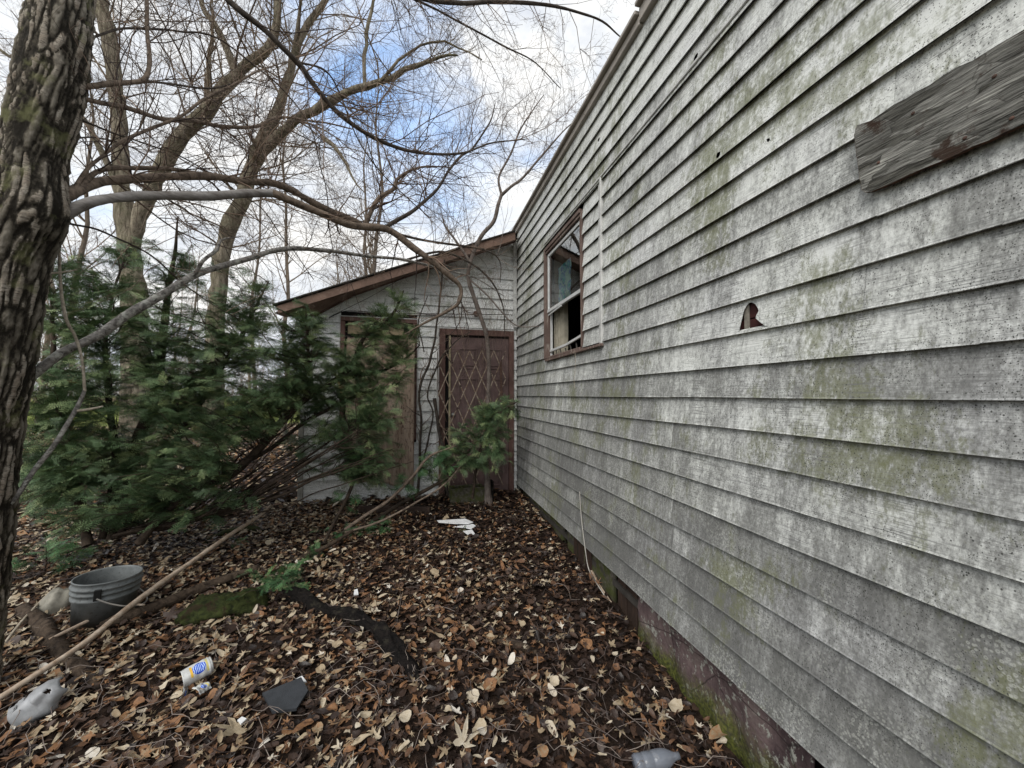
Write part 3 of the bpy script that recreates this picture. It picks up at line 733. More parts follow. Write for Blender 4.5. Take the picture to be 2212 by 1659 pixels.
# ------------------------------------------------------------------ strand-board scrap nailed on the wall
ob = [(305,885),(420,835),(520,770),(700,655),(900,540),(1100,425),(1250,340),(1450,225),(1659,100)]
lo = [(285,960),(292,1030),(305,1120),(320,1215),(325,1300),(337,1335),(345,1395),(375,1425),(430,1410),(1000,1160),(1659,870)]
def op(a, b): return onX((2400 + a / 2.765) * .7373, (50 + b / 2.765) * .7373, XW - .024)
top = [op(*p) for p in ob]; bot = [op(*p) for p in lo]
def ext(a, b, y): t = (y - a.y) / (b.y - a.y); return a + (b - a) * t
top.append(ext(top[-3], top[-1], -.35)); bot.append(ext(bot[-2], bot[-1], -.35))
# smooth the two long edges with small breaks
def rag(pts, amp, sd):
    r = random.Random(sd); o = []
    for p, q_ in zip(pts, pts[1:]):
        n = max(1, int((q_ - p).length / .022))
        for i in range(n): v = p.lerp(q_, i / n); o.append(v + Vector((0, r.uniform(-amp, amp) * .5, r.uniform(-amp, amp))))
    return o + [pts[-1]]
outl = rag(top, .0030, 1)[::-1] + rag(bot, .0016, 2)
mb = MB(); n = len(outl); tk = Vector((.013, 0, 0))
mb.V = [p.copy() for p in outl] + [p + tk for p in outl]
mb.F = [tuple(t) for t in tessellate_polygon([outl])] + [tuple(n + a for a in reversed(t)) for t in tessellate_polygon([outl])]
scr = MB(); scr.V = mb.V; scr.F = mb.F
board = scr.build('strand_board', M['osb'], label='weathered grey strand board with ragged edge fixed high on the siding', cat='board')
ed = MB(); ed.V = [p - Vector((.0008, 0, 0)) for p in outl] + [p + tk for p in outl]; ed.F = [(i, (i + 1) % n, n + (i + 1) % n, n + i) for i in range(n)]
ed.build('board_edge', M['osb_edge'], board)

for a_, b_ in ((480, 1180), (760, 780), (1180, 980), (1420, 480), (1560, 820)):
    n_ = op(a_, b_); MB().lathe([(0, .0025), (.003, .002), (.0045, 0)], 8, Matrix.Translation(n_ - Vector((.0005, 0, 0))) @ Matrix.Rotation(-math.pi / 2, 4, 'Y')).build('nail', M['rust'], board)
# ------------------------------------------------------------------ annex
EXB = 0.1315
annex = empty('annex', (0, YC, gz(0, YC)), label='low white clapboard annex with a sloping brown rake board and boarded opening', cat='annex')
def fa(u, v, o): return Vector((u, YC + .0145 - o, v))
def uvY(px, py, Y=None): p = onY(px, py, YC if Y is None else Y); return (p.x, p.z)
def zx(X, Y): return (590 + X * .26665, 479.2 + Y * .26665)     # helper for measured detail points
def A(X, Y, d=0.0): return onY(*zx(X, Y), YC - d)
s_edge = [uvY(*zx(*p)) for p in ((335, 755), (650, 590), (1250, 380), (1965, 150))]   # siding meets the soffit
XL = uvY(644, 1000)[0]; XR = XW - .001
door_x0, door_x1 = uvY(948, 900)[0], uvY(1110, 900)[0]; door_z1 = uvY(1030, 713)[1]
win_x0, win_x1 = uvY(736, 700)[0], uvY(901, 700)[0]; win_z1 = uvY(800, 686.5)[1]; win_z0 = uvY(895, 946)[1]
g0 = gz(0, YC) - .06
def line_clip(p, q_):  # below the line p->q
    a, b = -(q_[1] - p[1]), (q_[0] - p[0]); c = -(a * p[0] + b * p[1]); return (-a, -b, -c)
kk = 0; v = uvY(1100, 1057)[1] - .03
row = 0
while v < s_edge[-1][1] + .02:
    v1 = v + EXB; segs = [(XL + .055, XR)]
    def cutx(segs, a, b):
        o = []
        for s, e in segs:
            if b <= s or a >= e: o.append((s, e)); continue
            if s < a: o.append((s, a))
            if b < e: o.append((b, e))
        return o
    if v < door_z1 - .02: segs = cutx(segs, door_x0, door_x1)
    if v < win_z1 - .02 and v1 > win_z0: segs = cutx(segs, win_x0, win_x1)
    for i, (s, e) in enumerate(segs):
        cl = []
        zmin = min(np.interp(x, [p[0] for p in s_edge], [p[1] for p in s_edge]) for x in (s, e))
        if v1 + .03 > zmin: cl = [line_clip(s_edge[0], s_edge[1]), line_clip(s_edge[1], s_edge[2]), line_clip(s_edge[2], s_edge[3])]
        course('siding_board', s, e, v, v1, fa, M['siding2'], annex, clips=cl, lap=.021, seed=900 + row * 5 + i)
    v = v1; row += 1
# solid wall behind
ZL = s_edge[0][1]
pts = [Vector((XL + .03, YC + .02, g0 - .3)), Vector((XR + .02, YC + .02, g0 - .3)), Vector((XR + .02, YC + .02, s_edge[3][1] + .12)), Vector((XL + .03, YC + .02, s_edge[0][1] + .02))]
MB().prism(pts, Vector((0, .06, 0))).build('front_wall', M['dark'], annex)
MB().box(XL + .035, XL + .06, YC + .085, YC + 4, g0 - .3, s_edge[0][1]).build('side_wall', M['siding2'], annex)
MB().box(XL, XL + .054, YC - .014, YC + .06, g0 - .1, uvY(650, 915)[1] + .0, .003).build('corner_post', M['post'], annex)
MB().box(XL + .012, XL + .052, YC - .006, YC + .06, uvY(650, 915)[1] + .002, ZL + .02, .003).build('corner_post', M['trim_white'], annex)
# rake board, soffit, shingle edge
rk_t = [zx(30, 680), zx(550, 500), zx(1110, 318), zx(1962, 78)]; rk_b = [zx(1962, 150), zx(1250, 345), zx(650, 560), zx(440, 622), zx(40, 742)]
YR = YC - .30
P1 = [onY(*p, YR) for p in (zx(26, 682), zx(1962, 80))]; P2 = [onY(*p, YR) for p in (zx(1962, 145), zx(42, 742))]
MB().prism([P1[0], P1[1], P2[0], P2[1]], Vector((0, .022, 0))).build('rake_board', M['rake_paint'], annex)
# lower trim board hugging the siding: tapers towards the house like the photo's boxed eave
Lp = [onY(*zx(335, 758), YC - .02), onY(*zx(650, 592), YC - .02), onY(*zx(1250, 382), YC - .02), onY(*zx(1963, 158), YC - .02)]
Up = [Vector((p.x, YR + .024, 0)) for p in Lp]
def rake_z(x): t = (x - P1[0].x) / (P1[1].x - P1[0].x); return P2[1].z + (P2[0].z - P2[1].z) * t
V = []; Fc = []
left = [onY(*zx(95, 772), YC - .02)]
lower = [left[0]] + Lp
for p in lower: V.append(p); V.append(Vector((p.x - .02, YR + .023, max(rake_z(p.x) + .004, 0))))
for i in range(len(lower) - 1): Fc.append((2 * i, 2 * i + 2, 2 * i + 3, 2 * i + 1))
n = len(V); V += [v_ + Vector((0, 0, .012)) for v_ in V]; Fc += [tuple(n + a for a in reversed(f)) for f in Fc]
link('soffit_board', mesh_py('soffit_board', V, Fc), M['rake_paint'], annex)
mb = MB(); a, b = P1
up = Vector((0, 0, 1))
mb.prism([a + Vector((-.03, -.02, .004)), b + Vector((.0, -.02, .004)), b + Vector((0, -.02, .018)), a + Vector((-.03, -.02, .018))], Vector((0, 4.4, 0)))
mb.build('roof', M['roof'], annex)
tr = MB(); tr.bar(Lp[0] + Vector((0, -.004, -.006)), Lp[1] + Vector((0, -.004, -.006)), .02, .022, c=.003).bar(Lp[1] + Vector((0, -.004, -.006)), Lp[2] + Vector((0, -.004, -.006)), .02, .022, c=.003).bar(Lp[2] + Vector((0, -.004, -.006)), Lp[3] + Vector((0, -.004, -.006)), .02, .022, c=.003)
tr.build('rake_trim', M['brown_paint'], annex)
st = uvY(1106, 524), uvY(1106, 708)
MB().box(XR - .052, XR - .004, YC - .03, YC - .013, st[1][1], st[0][1], .003).build('corner_strip', M['trim_white'], annex)
# door frame
dz0 = gz(door_x0, YC) - .05
MB().box(door_x0 + .002, door_x0 + .075, YC - .028, YC + .03, dz0, door_z1 - .002, .004).build('door_frame', M['brown_paint'], annex)
MB().box(door_x1 - .068, door_x1 - .004, YC - .028, YC + .03, dz0, door_z1 - .002, .004).build('door_frame', M['brown_paint'], annex)
MB().box(door_x0 + .077, door_x1 - .07, YC - .028, YC + .03, door_z1 - .075, door_z1 - .002, .004).build('door_frame', M['brown_paint'], annex)
MB().box(door_x0 + .002 - .045, door_x1, YC - .016, YC, door_z1, door_z1 + .018, .003).build('door_drip_trim', M['trim_white'], annex)
MB().box(door_x0 - .030, door_x0 + .0005, YC - .018, YC + .004, dz0 - .02, door_z1 - .003, .003).build('door_side_trim', M['trim_white'], annex)
MB().box(door_x0 + .118, door_x0 + .142, YC - .012, YC + .0, dz0 + .02, door_z1 - .085, .002).build('weather_strip', simple('yellowed_weather_strip', (.36, .31, .20), .7, .3, 20), annex)
# door leaf
dx0, dx1 = door_x0 + .143, door_x1 - .07; dzt = door_z1 - .10; dzb = gz(0, YC) - .02
door = MB().box(dx0, dx1, YC + .0, YC + .018, dzb, dzt, .003).build('door', M['door_paint'], annex)
W_ = dx1 - dx0; H_ = dzt - dzb
for r0, r1 in ((.055, .36), (.43, .74), (.80, .93)):
    for c0, c1 in ((.13, .45), (.55, .87)):
        x0, x1, z0, z1 = dx0 + W_ * c0, dx0 + W_ * c1, dzb + H_ * r0, dzb + H_ * r1
        m2 = MB()
        for (xa, xb, za, zb_) in ((x0, x1, z0, z0 + .018), (x0, x1, z1 - .018, z1), (x0, x0 + .018, z0 + .0185, z1 - .0185), (x1 - .018, x1, z0 + .0185, z1 - .0185)):
            m2.box(xa, xb, YC - .009, YC - .0005, za, zb_, .003)
        m2.box(x0 + .035, x1 - .035, YC - .007, YC - .0005, z0 + .035, z1 - .035, .005)
        m2.build('door_panel', M['door_paint'], door)
kp = uvY(979, 896)
MB().lathe([(0, .03), (.012, .028), (.022, .02), (.024, .008), (.030, .006), (.030, 0)], 20, Matrix.Translation((kp[0], YC - .001, kp[1])) @ Matrix.Rotation(math.pi / 2, 4, 'X')).build('deadbolt', M['brass'], door, smooth=True)
# boarded opening
fw = .05
MB().box(win_x0, win_x0 + fw, YC - .02, YC + .02, win_z0 - .02, win_z1 - fw - .002, .004).build('window_frame', M['brown_paint'], annex)
MB().box(win_x1 - fw, win_x1, YC - .02, YC + .02, win_z0 - .02, win_z1 - fw - .002, .004).build('window_frame', M['brown_paint'], annex)
MB().box(win_x0, win_x1, YC - .02, YC + .02, win_z1 - fw, win_z1, .004).build('window_frame', M['brown_paint'], annex)
MB().box(win_x0 - .012, win_x0 - .001, YC - .014, YC, win_z0, win_z1 + .012, .002).box(win_x1 + .001, win_x1 + .012, YC - .014, YC, win_z0, win_z1 + .012, .002).box(win_x0, win_x1, YC - .014, YC, win_z1 + .001, win_z1 + .012, .002).build('window_trim', M['trim_white'], annex)
MB().box(win_x0 + .08, win_x1 - .16, YC + .0, YC + .012, win_z1 - .20, win_z1 - .06).build('upper_board', simple('yellowed_fibreboard', (.27, .215, .14), .9, .3, 12), annex)
# bulging plywood sheet leaning in the opening, its foot rotten
p0 = uvY(751, 708); p1 = uvY(894, 1052); V = []; Fc = []; nx, nz = 40, 60
for i in range(nx + 1):
    for j in range(nz + 1):
        s, t = i / nx, j / nz; x = p0[0] + (p1[0] - p0[0]) * s
        rot = .05 * mnoise.noise(Vector((x * 9, 3, 1))) + .03 * mnoise.noise(Vector((x * 30, 3, 1)))
        zb_ = p1[1] + .02 + .10 * (1 - s) + rot
        z = zb_ + (p0[1] - .12 - zb_) * t
        bul = .015 + .045 * math.sin(math.pi * min(1, t * .9 + .05)) * (.4 + .6 * s) + .012 * math.sin(x * 16 + t) * (1 - t)
        if s > .86: bul += .025 * (s - .86) / .14 * math.sin(t * 9)
        V.append((x, YC - .02 - bul + (.05 if t > .97 else 0) * (t - .97) / .03, z))
for i in range(nx):
    for j in range(nz): a = i * (nz + 1) + j; Fc.append((a, a + nz + 1, a + nz + 2, a + 1))
ply = link('plywood_sheet', mesh_py('plywood_sheet', V, Fc, True), M['ply'])
md = ply.modifiers.new('t', 'SOLIDIFY'); md.thickness = .009; md.offset = 1
tag(ply, 'buckled brown plywood sheet with rotten foot covering the annex opening', 'board')

# cables and small fittings on the annex
def Az(X, Y, d): return tuple(A(X, Y, d))
tube1('cable', [Az(450, 780, .03), Az(520, 745, .05), Az(600, 722, .05), Az(760, 728, .03), Az(900, 738, .03), Az(1300, 745, .025), Az(1640, 750, .03), Az(1850, 750, .03), Az(1950, 756, .02)], .0045, M['wire'], label='black cable sagging across the annex above the boarded opening', cat='cable')
tube1('cable', [Az(452, 772, .04), Az(620, 690, .10), Az(800, 600, .14), Az(960, 505, .2), Az(1100, 420, .24)], .003, M['wire'], label='thin cable rising to the rake board over the boarded opening', cat='cable')
c = A(1645, 745, .02)
hb = MB().lathe([(0, .045), (.02, .044), (.034, .036), (.037, .02), (.038, 0)], 18, Matrix.Translation(c) @ Matrix.Rotation(math.pi / 2, 4, 'X')).build('junction_box', M['rust'], smooth=True, label='small round rusty red junction box on the annex siding behind the sapling', cat='junction box')
tube1('drooping_cord', [tuple(onX(1252, 1062, XW - .012)), tuple(onX(1256, 1120, XW - .02)), tuple(onX(1264, 1185, XW - .05)), tuple(onX(1272, 1230, XW - .12)), tuple(onG(1290, 1262, .10)), tuple(onG(1318, 1305, .01))], .0032, M['wirep'], label='pale stiff vine stem hanging from the siding to the leaves', cat='vine')
tube1('string', [tuple(onX(1242, 757, XW - .02)), tuple(onX(1243, 790, XW - .022)), tuple(onX(1240, 822, XW - .02)), tuple(onX(1242, 838, XW - .018))], .0018, M['bark_dead'], label='thin string hanging below the open window sill', cat='string')

# folding lattice gate before the door
gate = empty('lattice_gate', tuple(onY(1030, 1050, YC - .14)), label='collapsed diamond lattice folding gate across the maroon door, paint flaking', cat='gate')
def G(X, Y, d=.10): return onY((1250 + X / 2.765) * .7373, (900 + Y / 2.765) * .7373, YC - d)
gx0, gx1, gy0, gy1 = 92, 640, 352, 1440
def seg_clip(x0, y0, slope):
    """slat through (x0,y0) with dy/dx = slope, clipped to the gate rectangle"""
    c = []
    for x in (gx0, gx1):
        y = y0 + (x - x0) * slope
        if gy0 <= y <= gy1: c.append((x, y))
    for y in (gy0, gy1):
        x = x0 + (y - y0) / slope
        if gx0 < x < gx1: c.append((x, y))
    return c[:2] if len(c) >= 2 else None
sl_ = 2.33
for k_ in range(-7, 8):
    for sg, d in ((1, .105), (-1, .120)):
        x0 = 250 + k_ * 98
        c = seg_clip(x0, gy0, sl_ * sg) if True else None
        if not c: continue
        a, b = G(*c[0], d), G(*c[1], d)
        if (a - b).length < .1: continue
        MB().bar(a, b, .0125, .0035, up=Vector((0, 1, 0)), c=.0008).build('lattice_slat', M['gate'], gate)
MB().bar(G(600, 440, .13), G(606, 720, .13), .014, .03, c=.003).bar(G(606, 720, .13), G(640, 985, .13), .014, .028, c=.003).bar(G(612, 625, .155), G(640, 630, .155), .012, .012, c=.003).build('closing_bar', M['rust'], gate)
MB().bar(G(88, 360, .112), G(92, 700, .112), .008, .020, up=Vector((0, 1, 0)), c=.002).bar(G(92, 700, .112), G(160, 930, .112), .008, .018, up=Vector((0, 1, 0)), c=.002).build('hinge_bar', M['rust'], gate)
# ------------------------------------------------------------------ ground: one sheet out to the horizon
def bumpz(x, y):
    d = math.hypot(x, y); k = max(0.0, min(1.0, (30 - d) / 20))
    b = .035 * mnoise.noise(Vector((x * .9, y * .9, 0))) + .018 * mnoise.noise(Vector((x * 3.1, y * 3.1, 5)))
    b += -.055 * math.exp(-((x - .55) ** 2 / .12 + (y - 1.35) ** 2 / .06))      # a wet hollow near the foundation
    if XL - .2 < x < XW + .1 and YC - .25 < y: b *= .2
    return gz(x, y) + b * k
def axis(lo, hi, core0, core1, st):
    c = list(np.arange(core0, core1, st)); v = core0; s = st; l = []
    while v > lo: s *= 1.25; v -= s; l.append(v)
    r = []; v = core1; s = st
    while v < hi: s *= 1.25; r.append(v); v += s
    return l[::-1] + c + r + [hi]
gxs = axis(-400, 400, -4.2, 1.6, .05); gys = axis(-60, 500, .3, 6.2, .05)
V = [(x, y, bumpz(x, y)) for y in gys for x in gxs]; nx = len(gxs)
Fc = [(j * nx + i, j * nx + i + 1, (j + 1) * nx + i + 1, (j + 1) * nx + i) for j in range(len(gys) - 1) for i in range(nx - 1)]
ground = link('ground', mesh_np('ground', V, Fc, 4, True), M['soil'], kind='structure')

# ------------------------------------------------------------------ leaves
def leaf_outline(kind, r):
    if kind == 'maple':
        a = []
        for lobe, ang, ln in ((0, 0, 1.0), (1, 52, .88), (2, 112, .58)):
            a.append((ang, ln))
        pts = [(180, .12), (-150, .30), (-128, .42), (-112, .60), (-98, .40), (-80, .30), (-66, .55), (-52, .90), (-40, .58), (-24, .32), (-12, .62), (0, 1.0), (12, .62), (24, .32), (40, .58), (52, .90), (66, .55), (80, .30), (98, .40), (112, .60), (128, .42), (150, .30)]
        return [(math.cos(R(t)) * d * r.uniform(.86, 1.12), math.sin(R(t)) * d * r.uniform(.86, 1.12)) for t, d in pts]
    if kind == 'oval':
        n = 12; w = r.uniform(.30, .48)
        return [(math.cos(t) * .95, math.sin(t) * w * (1 - .35 * math.cos(t)) * r.uniform(.92, 1.08)) for t in [2 * math.pi * i / n for i in range(n)]]
    n = 14
    return [(math.cos(t) * .8 * r.uniform(.75, 1.1), math.sin(t) * .7 * r.uniform(.75, 1.1)) for t in [2 * math.pi * i / n for i in range(n)]]
def leaf_template(kind, seed, rich=False):
    r = random.Random(seed); o = leaf_outline(kind, r); n = len(o)
    V = [(0, 0, 0)] + [(x * .5, y * .5, 0) for x, y in o] + [(x, y, 0) for x, y in o]
    cu, cv, tw, fold = r.uniform(-.7, 1.3), r.uniform(-.4, .9), r.uniform(-.5, .5), r.uniform(0, .75)
    ph = r.uniform(0, 6.3); W_ = []
    for x, y, _ in V:
        z = cu * x * x * .45 + cv * y * y * .5 + tw * x * y + fold * abs(y) * .55 + .10 * math.sin(5 * x + 4 * y + ph) * math.hypot(x, y)
        if abs(cv) > .6: y *= (1 - .25 * abs(y))
        W_.append((x, y, z))
    T = []
    for i in range(n):
        j = (i + 1) % n; T.append((0, 1 + i, 1 + j)); T += [(1 + i, 1 + n + i, 1 + n + j), (1 + i, 1 + n + j, 1 + j)]
    return np.array(W_, float), np.array(T, int)
def leaf_simple(seed):
    r = random.Random(seed); w = r.uniform(.3, .6)
    V = [(-.8, 0, 0), (-.1, -w, r.uniform(.0, .35)), (.9, r.uniform(-.1, .1), r.uniform(-.1, .3)), (-.1, w, r.uniform(.0, .35)), (0, 0, r.uniform(-.12, .05))]
    return np.array(V, float), np.array([(0, 1, 4), (1, 2, 4), (2, 3, 4), (3, 0, 4)], int)
TPL = [leaf_template(k, i * 3 + s) for i, k in enumerate(['maple', 'oval', 'blob']) for s in range(8)]
TPL = [leaf_template('maple', s) for s in range(10)] + [leaf_template('oval', 30 + s) for s in range(9)] + [leaf_template('blob', 60 + s) for s in range(4)]
SPL = [leaf_simple(s) for s in range(10)]
def rotmat(yaw, pitch, roll):
    cy, sy, cp, sp, cr, sr_ = np.cos(yaw), np.sin(yaw), np.cos(pitch), np.sin(pitch), np.cos(roll), np.sin(roll)
    m = np.empty((len(yaw), 3, 3))
    m[:, 0, 0] = cy * cp; m[:, 0, 1] = cy * sp * sr_ - sy * cr; m[:, 0, 2] = cy * sp * cr + sy * sr_
    m[:, 1, 0] = sy * cp; m[:, 1, 1] = sy * sp * sr_ + cy * cr; m[:, 1, 2] = sy * sp * cr - cy * sr_
    m[:, 2, 0] = -sp; m[:, 2, 1] = cp * sr_; m[:, 2, 2] = cp * cr
    return m
def scatter(templates, pos, yaw, pitch, roll, size, tint):
    """returns V, F(tri), tint"""
    Vs, Fs, As = [], [], []; base = 0; which = RS.randint(0, len(templates), len(pos)); Rm = rotmat(yaw, pitch, roll)
    for k, (tv, tf) in enumerate(templates):
        ii = np.where(which == k)[0]
        if not len(ii): continue
        v = np.einsum('nij,vj->nvi', Rm[ii], tv) * size[ii][:, None, None] + pos[ii][:, None, :]
        Vs.append(v.reshape(-1, 3)); n = len(tv)
        Fs.append((tf[None] + (base + np.arange(len(ii)) * n)[:, None, None]).reshape(-1, 3)); base += n * len(ii)
        As.append(np.repeat(tint[ii], n))
    return np.concatenate(Vs), np.concatenate(Fs), np.concatenate(As)
def hidden(x, y):
    return (x > XW + .03) | ((x > XL) & (y > YC - .01))
def gh(xs, ys): return np.array([bumpz(a, b) for a, b in zip(xs, ys)])
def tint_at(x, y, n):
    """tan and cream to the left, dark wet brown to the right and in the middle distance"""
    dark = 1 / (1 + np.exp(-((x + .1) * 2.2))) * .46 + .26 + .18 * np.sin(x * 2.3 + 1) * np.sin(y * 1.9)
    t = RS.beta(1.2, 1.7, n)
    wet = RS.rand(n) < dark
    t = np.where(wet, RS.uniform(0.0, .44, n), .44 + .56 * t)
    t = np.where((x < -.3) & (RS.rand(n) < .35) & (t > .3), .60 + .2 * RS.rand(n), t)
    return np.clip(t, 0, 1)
# dense bed
def bed(n, x0, x1, y0, y1, dens_fn=None, lo=.028, hi=.052, zr=.045):
    x = RS.uniform(x0, x1, n); y = RS.uniform(y0, y1, n); k = ~hidden(x, y)
    if dens_fn is not None: k &= RS.rand(n) < dens_fn(x, y)
    x, y = x[k], y[k]; n = len(x)
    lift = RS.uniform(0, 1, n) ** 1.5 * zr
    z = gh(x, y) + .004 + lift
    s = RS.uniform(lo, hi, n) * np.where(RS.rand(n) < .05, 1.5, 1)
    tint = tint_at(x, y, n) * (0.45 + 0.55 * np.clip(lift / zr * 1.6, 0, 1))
    tint = np.where(RS.rand(n) < .25, tint * .5, tint)
    return np.stack([x, y, z], 1), RS.uniform(0, 6.28, n), RS.normal(0, .27, n), RS.normal(0, .27, n), s, tint
MPL = []
for k_ in range(14):                          # lighter leaves for the middle distance
    tv, tf = TPL[(0, 10, 1, 11, 2, 19, 3, 12, 4, 20, 5, 13, 6, 7)[k_]]; tv = tv * np.array([1, random.uniform(.6, 1), 1]); n_ = (len(tv) - 1) // 2; idx = [0] + list(range(1 + n_, 1 + 2 * n_)) if n_ < 20 else [0] + [1 + n_ + j_ for j_ in (0, 1, 3, 5, 7, 9, 11, 13, 15, 17, 19, 21)]; MPL.append((tv[idx], np.array([(0, i + 1, (i + 1) % (len(idx) - 1) + 1) for i in range(len(idx) - 1)])))
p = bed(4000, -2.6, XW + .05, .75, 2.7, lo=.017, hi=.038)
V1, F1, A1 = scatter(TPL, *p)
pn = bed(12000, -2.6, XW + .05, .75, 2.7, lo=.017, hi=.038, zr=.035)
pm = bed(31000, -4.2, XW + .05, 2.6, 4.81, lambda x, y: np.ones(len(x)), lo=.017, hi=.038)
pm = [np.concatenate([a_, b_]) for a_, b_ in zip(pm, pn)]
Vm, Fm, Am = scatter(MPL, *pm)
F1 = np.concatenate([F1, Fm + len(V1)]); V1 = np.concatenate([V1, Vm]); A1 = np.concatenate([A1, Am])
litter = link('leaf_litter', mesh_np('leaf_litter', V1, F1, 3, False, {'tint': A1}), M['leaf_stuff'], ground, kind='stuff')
def far_d(x, y): return np.clip(1.3 - np.hypot(x, y) / 22, .0, 1)
p2 = bed(46000, -15, 1.5, 3.6, 17, lambda x, y: far_d(x, y) * ((y > 4.6) | (x < -3.4)), .035, .075, .06)
V2, F2, A2 = scatter(SPL, *p2)
link('leaf_litter', mesh_np('leaf_litter', V2, F2, 3, False, {'tint': A2}), M['leaf_stuff'], ground, kind='stuff')
# the 300 largest-looking leaves are pieces of their own
SM = []
for k, (tv, tf) in enumerate(TPL):
    me = mesh_np('leaf', tv, tf, 3, False); me.materials.append(M['leaf_single']); SM.append(me)
r = random.Random(8); cnt = 0
while cnt < 296:
    px, py = r.uniform(-40, 1750), 1240 + 480 * r.random() ** .7
    g = onG(px, py)
    if g.x > XW + .0 or g.y < .6: continue
    o = bpy.data.objects.new('leaf', SM[int(r.random() ** 1.2 * len(SM))]); COL.objects.link(o); o.parent = ground
    o.location = (g.x, g.y, bumpz(g.x, g.y) + .024 + r.uniform(0, .016)); s = r.uniform(.024, .048); o.scale = (s, s, s)
    o.rotation_euler = (r.gauss(0, .28), r.gauss(0, .28), r.uniform(0, 6.28)); cnt += 1
mp = leaf_template('maple', 3)
def big_leaf(px, py, s, ang, tilt, k=2):
    g = onG(px, py); o = bpy.data.objects.new('leaf', SM[k]); COL.objects.link(o); o.parent = ground
    o.location = (g.x, g.y, bumpz(g.x, g.y) + .055); o.scale = (s, s, s); o.rotation_euler = (tilt, -.25, ang); return o
big_leaf(1000, 1640, .085, 1.3, .35, 1); big_leaf(365, 1350, .085, .6, .5, 4); big_leaf(505, 1610, .09, 2.1, .4, 5); big_leaf(1035, 1330, .075, .3, .2, 6)
# fine sticks and stems between the leaves
tb = Tubes()
for i in range(420):
    px, py = r.uniform(-100, 1750), 1100 + 580 * r.random() ** .9; g = onG(px, py)
    if g.x > XW - .03 or g.y > YC - .1: continue
    L = r.uniform(.06, .32); a = r.uniform(0, 6.28); P = []
    z = bumpz(g.x, g.y) + .05
    for j in range(6): P.append((g.x + math.cos(a) * L * j / 5, g.y + math.sin(a) * L * j / 5, z + .02 * math.sin(j * 1.1 + i) + r.uniform(-.01, .015))); a += r.uniform(-.3, .3)
    if any(q_[0] > XW for q_ in P): continue
    tb.add(P, [.0016, .0016, .0014, .0012, .001, .0008], 4, tint=r.random())
tb.build('fallen_twigs', M['twig_pale'], ground, kind='stuff')
# bits of yew and moss on the floor further back are built with the shrubs
# ------------------------------------------------------------------ bare trees
class Grow:
    def __init__(s, seed, zig=.16, gr=(0, 0, 0.02), st=1.0): s.st = st; s.r = np.random.RandomState(seed); s.t = Tubes(); s.zig = zig; s.g = np.array(gr, float); s.c = 0
    def shoot(s, p, d, L, rad, lev, k=4):
        """a crooked shoot with side shoots"""
        n = max(3 if s.st > 1.2 else 4, int(L / s.st / (.045 if L < .5 else .10 if L < 1.5 else .2))); st = L / n; P = [p]; d = d / (np.linalg.norm(d) + 1e-9); D = [d]
        for i in range(n):
            d = d + s.r.normal(0, s.zig, 3) + s.g * (1 + lev * .3); d = d / np.linalg.norm(d); p = p + d * st; P.append(p); D.append(d)
        rr = np.linspace(rad, max(rad * .35, .0007), n + 1)
        s.t.add(np.array(P), rr, k if rad > .004 else 3, tint=s.r.rand()); s.c += 1
        if lev <= 0: return
        m = int(s.r.poisson(2.2 + L * (5.5 if L < 1 else 3.2)))
        for _ in range(m):
            i = s.r.randint(max(1, n // 6), n + 1); a = s.perp(D[i]); an = s.r.uniform(.5, 1.15)
            s.shoot(P[i], D[i] * math.cos(an) + a * math.sin(an), L * s.r.uniform(.28, .62) * (1.1 - .45 * i / n), rr[i] * s.r.uniform(.45, .75), lev - 1, k)
    def perp(s, d):
        v = s.r.normal(0, 1, 3); v -= d * v.dot(d); return v / (np.linalg.norm(v) + 1e-9)
    def dress(s, P, per_m, L, lev, t0=.1, t1=1.0, radf=.45, up=0.0, bias=None, maxr=.02):
        """side shoots along a limb P (x,y,z,r)"""
        P = np.asarray(P); seg = np.linalg.norm(np.diff(P[:, :3], axis=0), axis=1); tot = seg.sum(); n = int(tot * per_m * (t1 - t0))
        for _ in range(n):
            f = s.r.uniform(t0, t1); i = int(min(len(P) - 2, f * (len(P) - 1))); d = P[i + 1, :3] - P[i, :3]; d /= (np.linalg.norm(d) + 1e-9)
            a = s.perp(d) + np.array([0, 0, up])
            if bias is not None: a = a + np.asarray(bias)
            a /= np.linalg.norm(a); an = s.r.uniform(.55, 1.3)
            l = L * s.r.uniform(.35, 1.1)
            s.shoot(P[i, :3], d * math.cos(an) + a * math.sin(an), l, min(maxr, max(.0012, P[i, 3] * radf * s.r.uniform(.5, 1), l * .0045)), lev)

def limb(parent, rows, mat, k=10, step=.035, amp=.012, name='branch', seed=1):
    P = trace([(a_, b_, c_, d_ * .86) for a_, b_, c_, d_ in rows], step); P = wob(P, amp, 3.5, seed); P[:, 3] *= np.array([1 + .16 * mnoise.noise(Vector(p_[:3]) * 9) + .10 * mnoise.noise(Vector(p_[:3]) * 26) for p_ in P]); t = Tubes(); t.add(P[:, :3], P[:, 3], k)
    t.build(name, mat, parent); return P

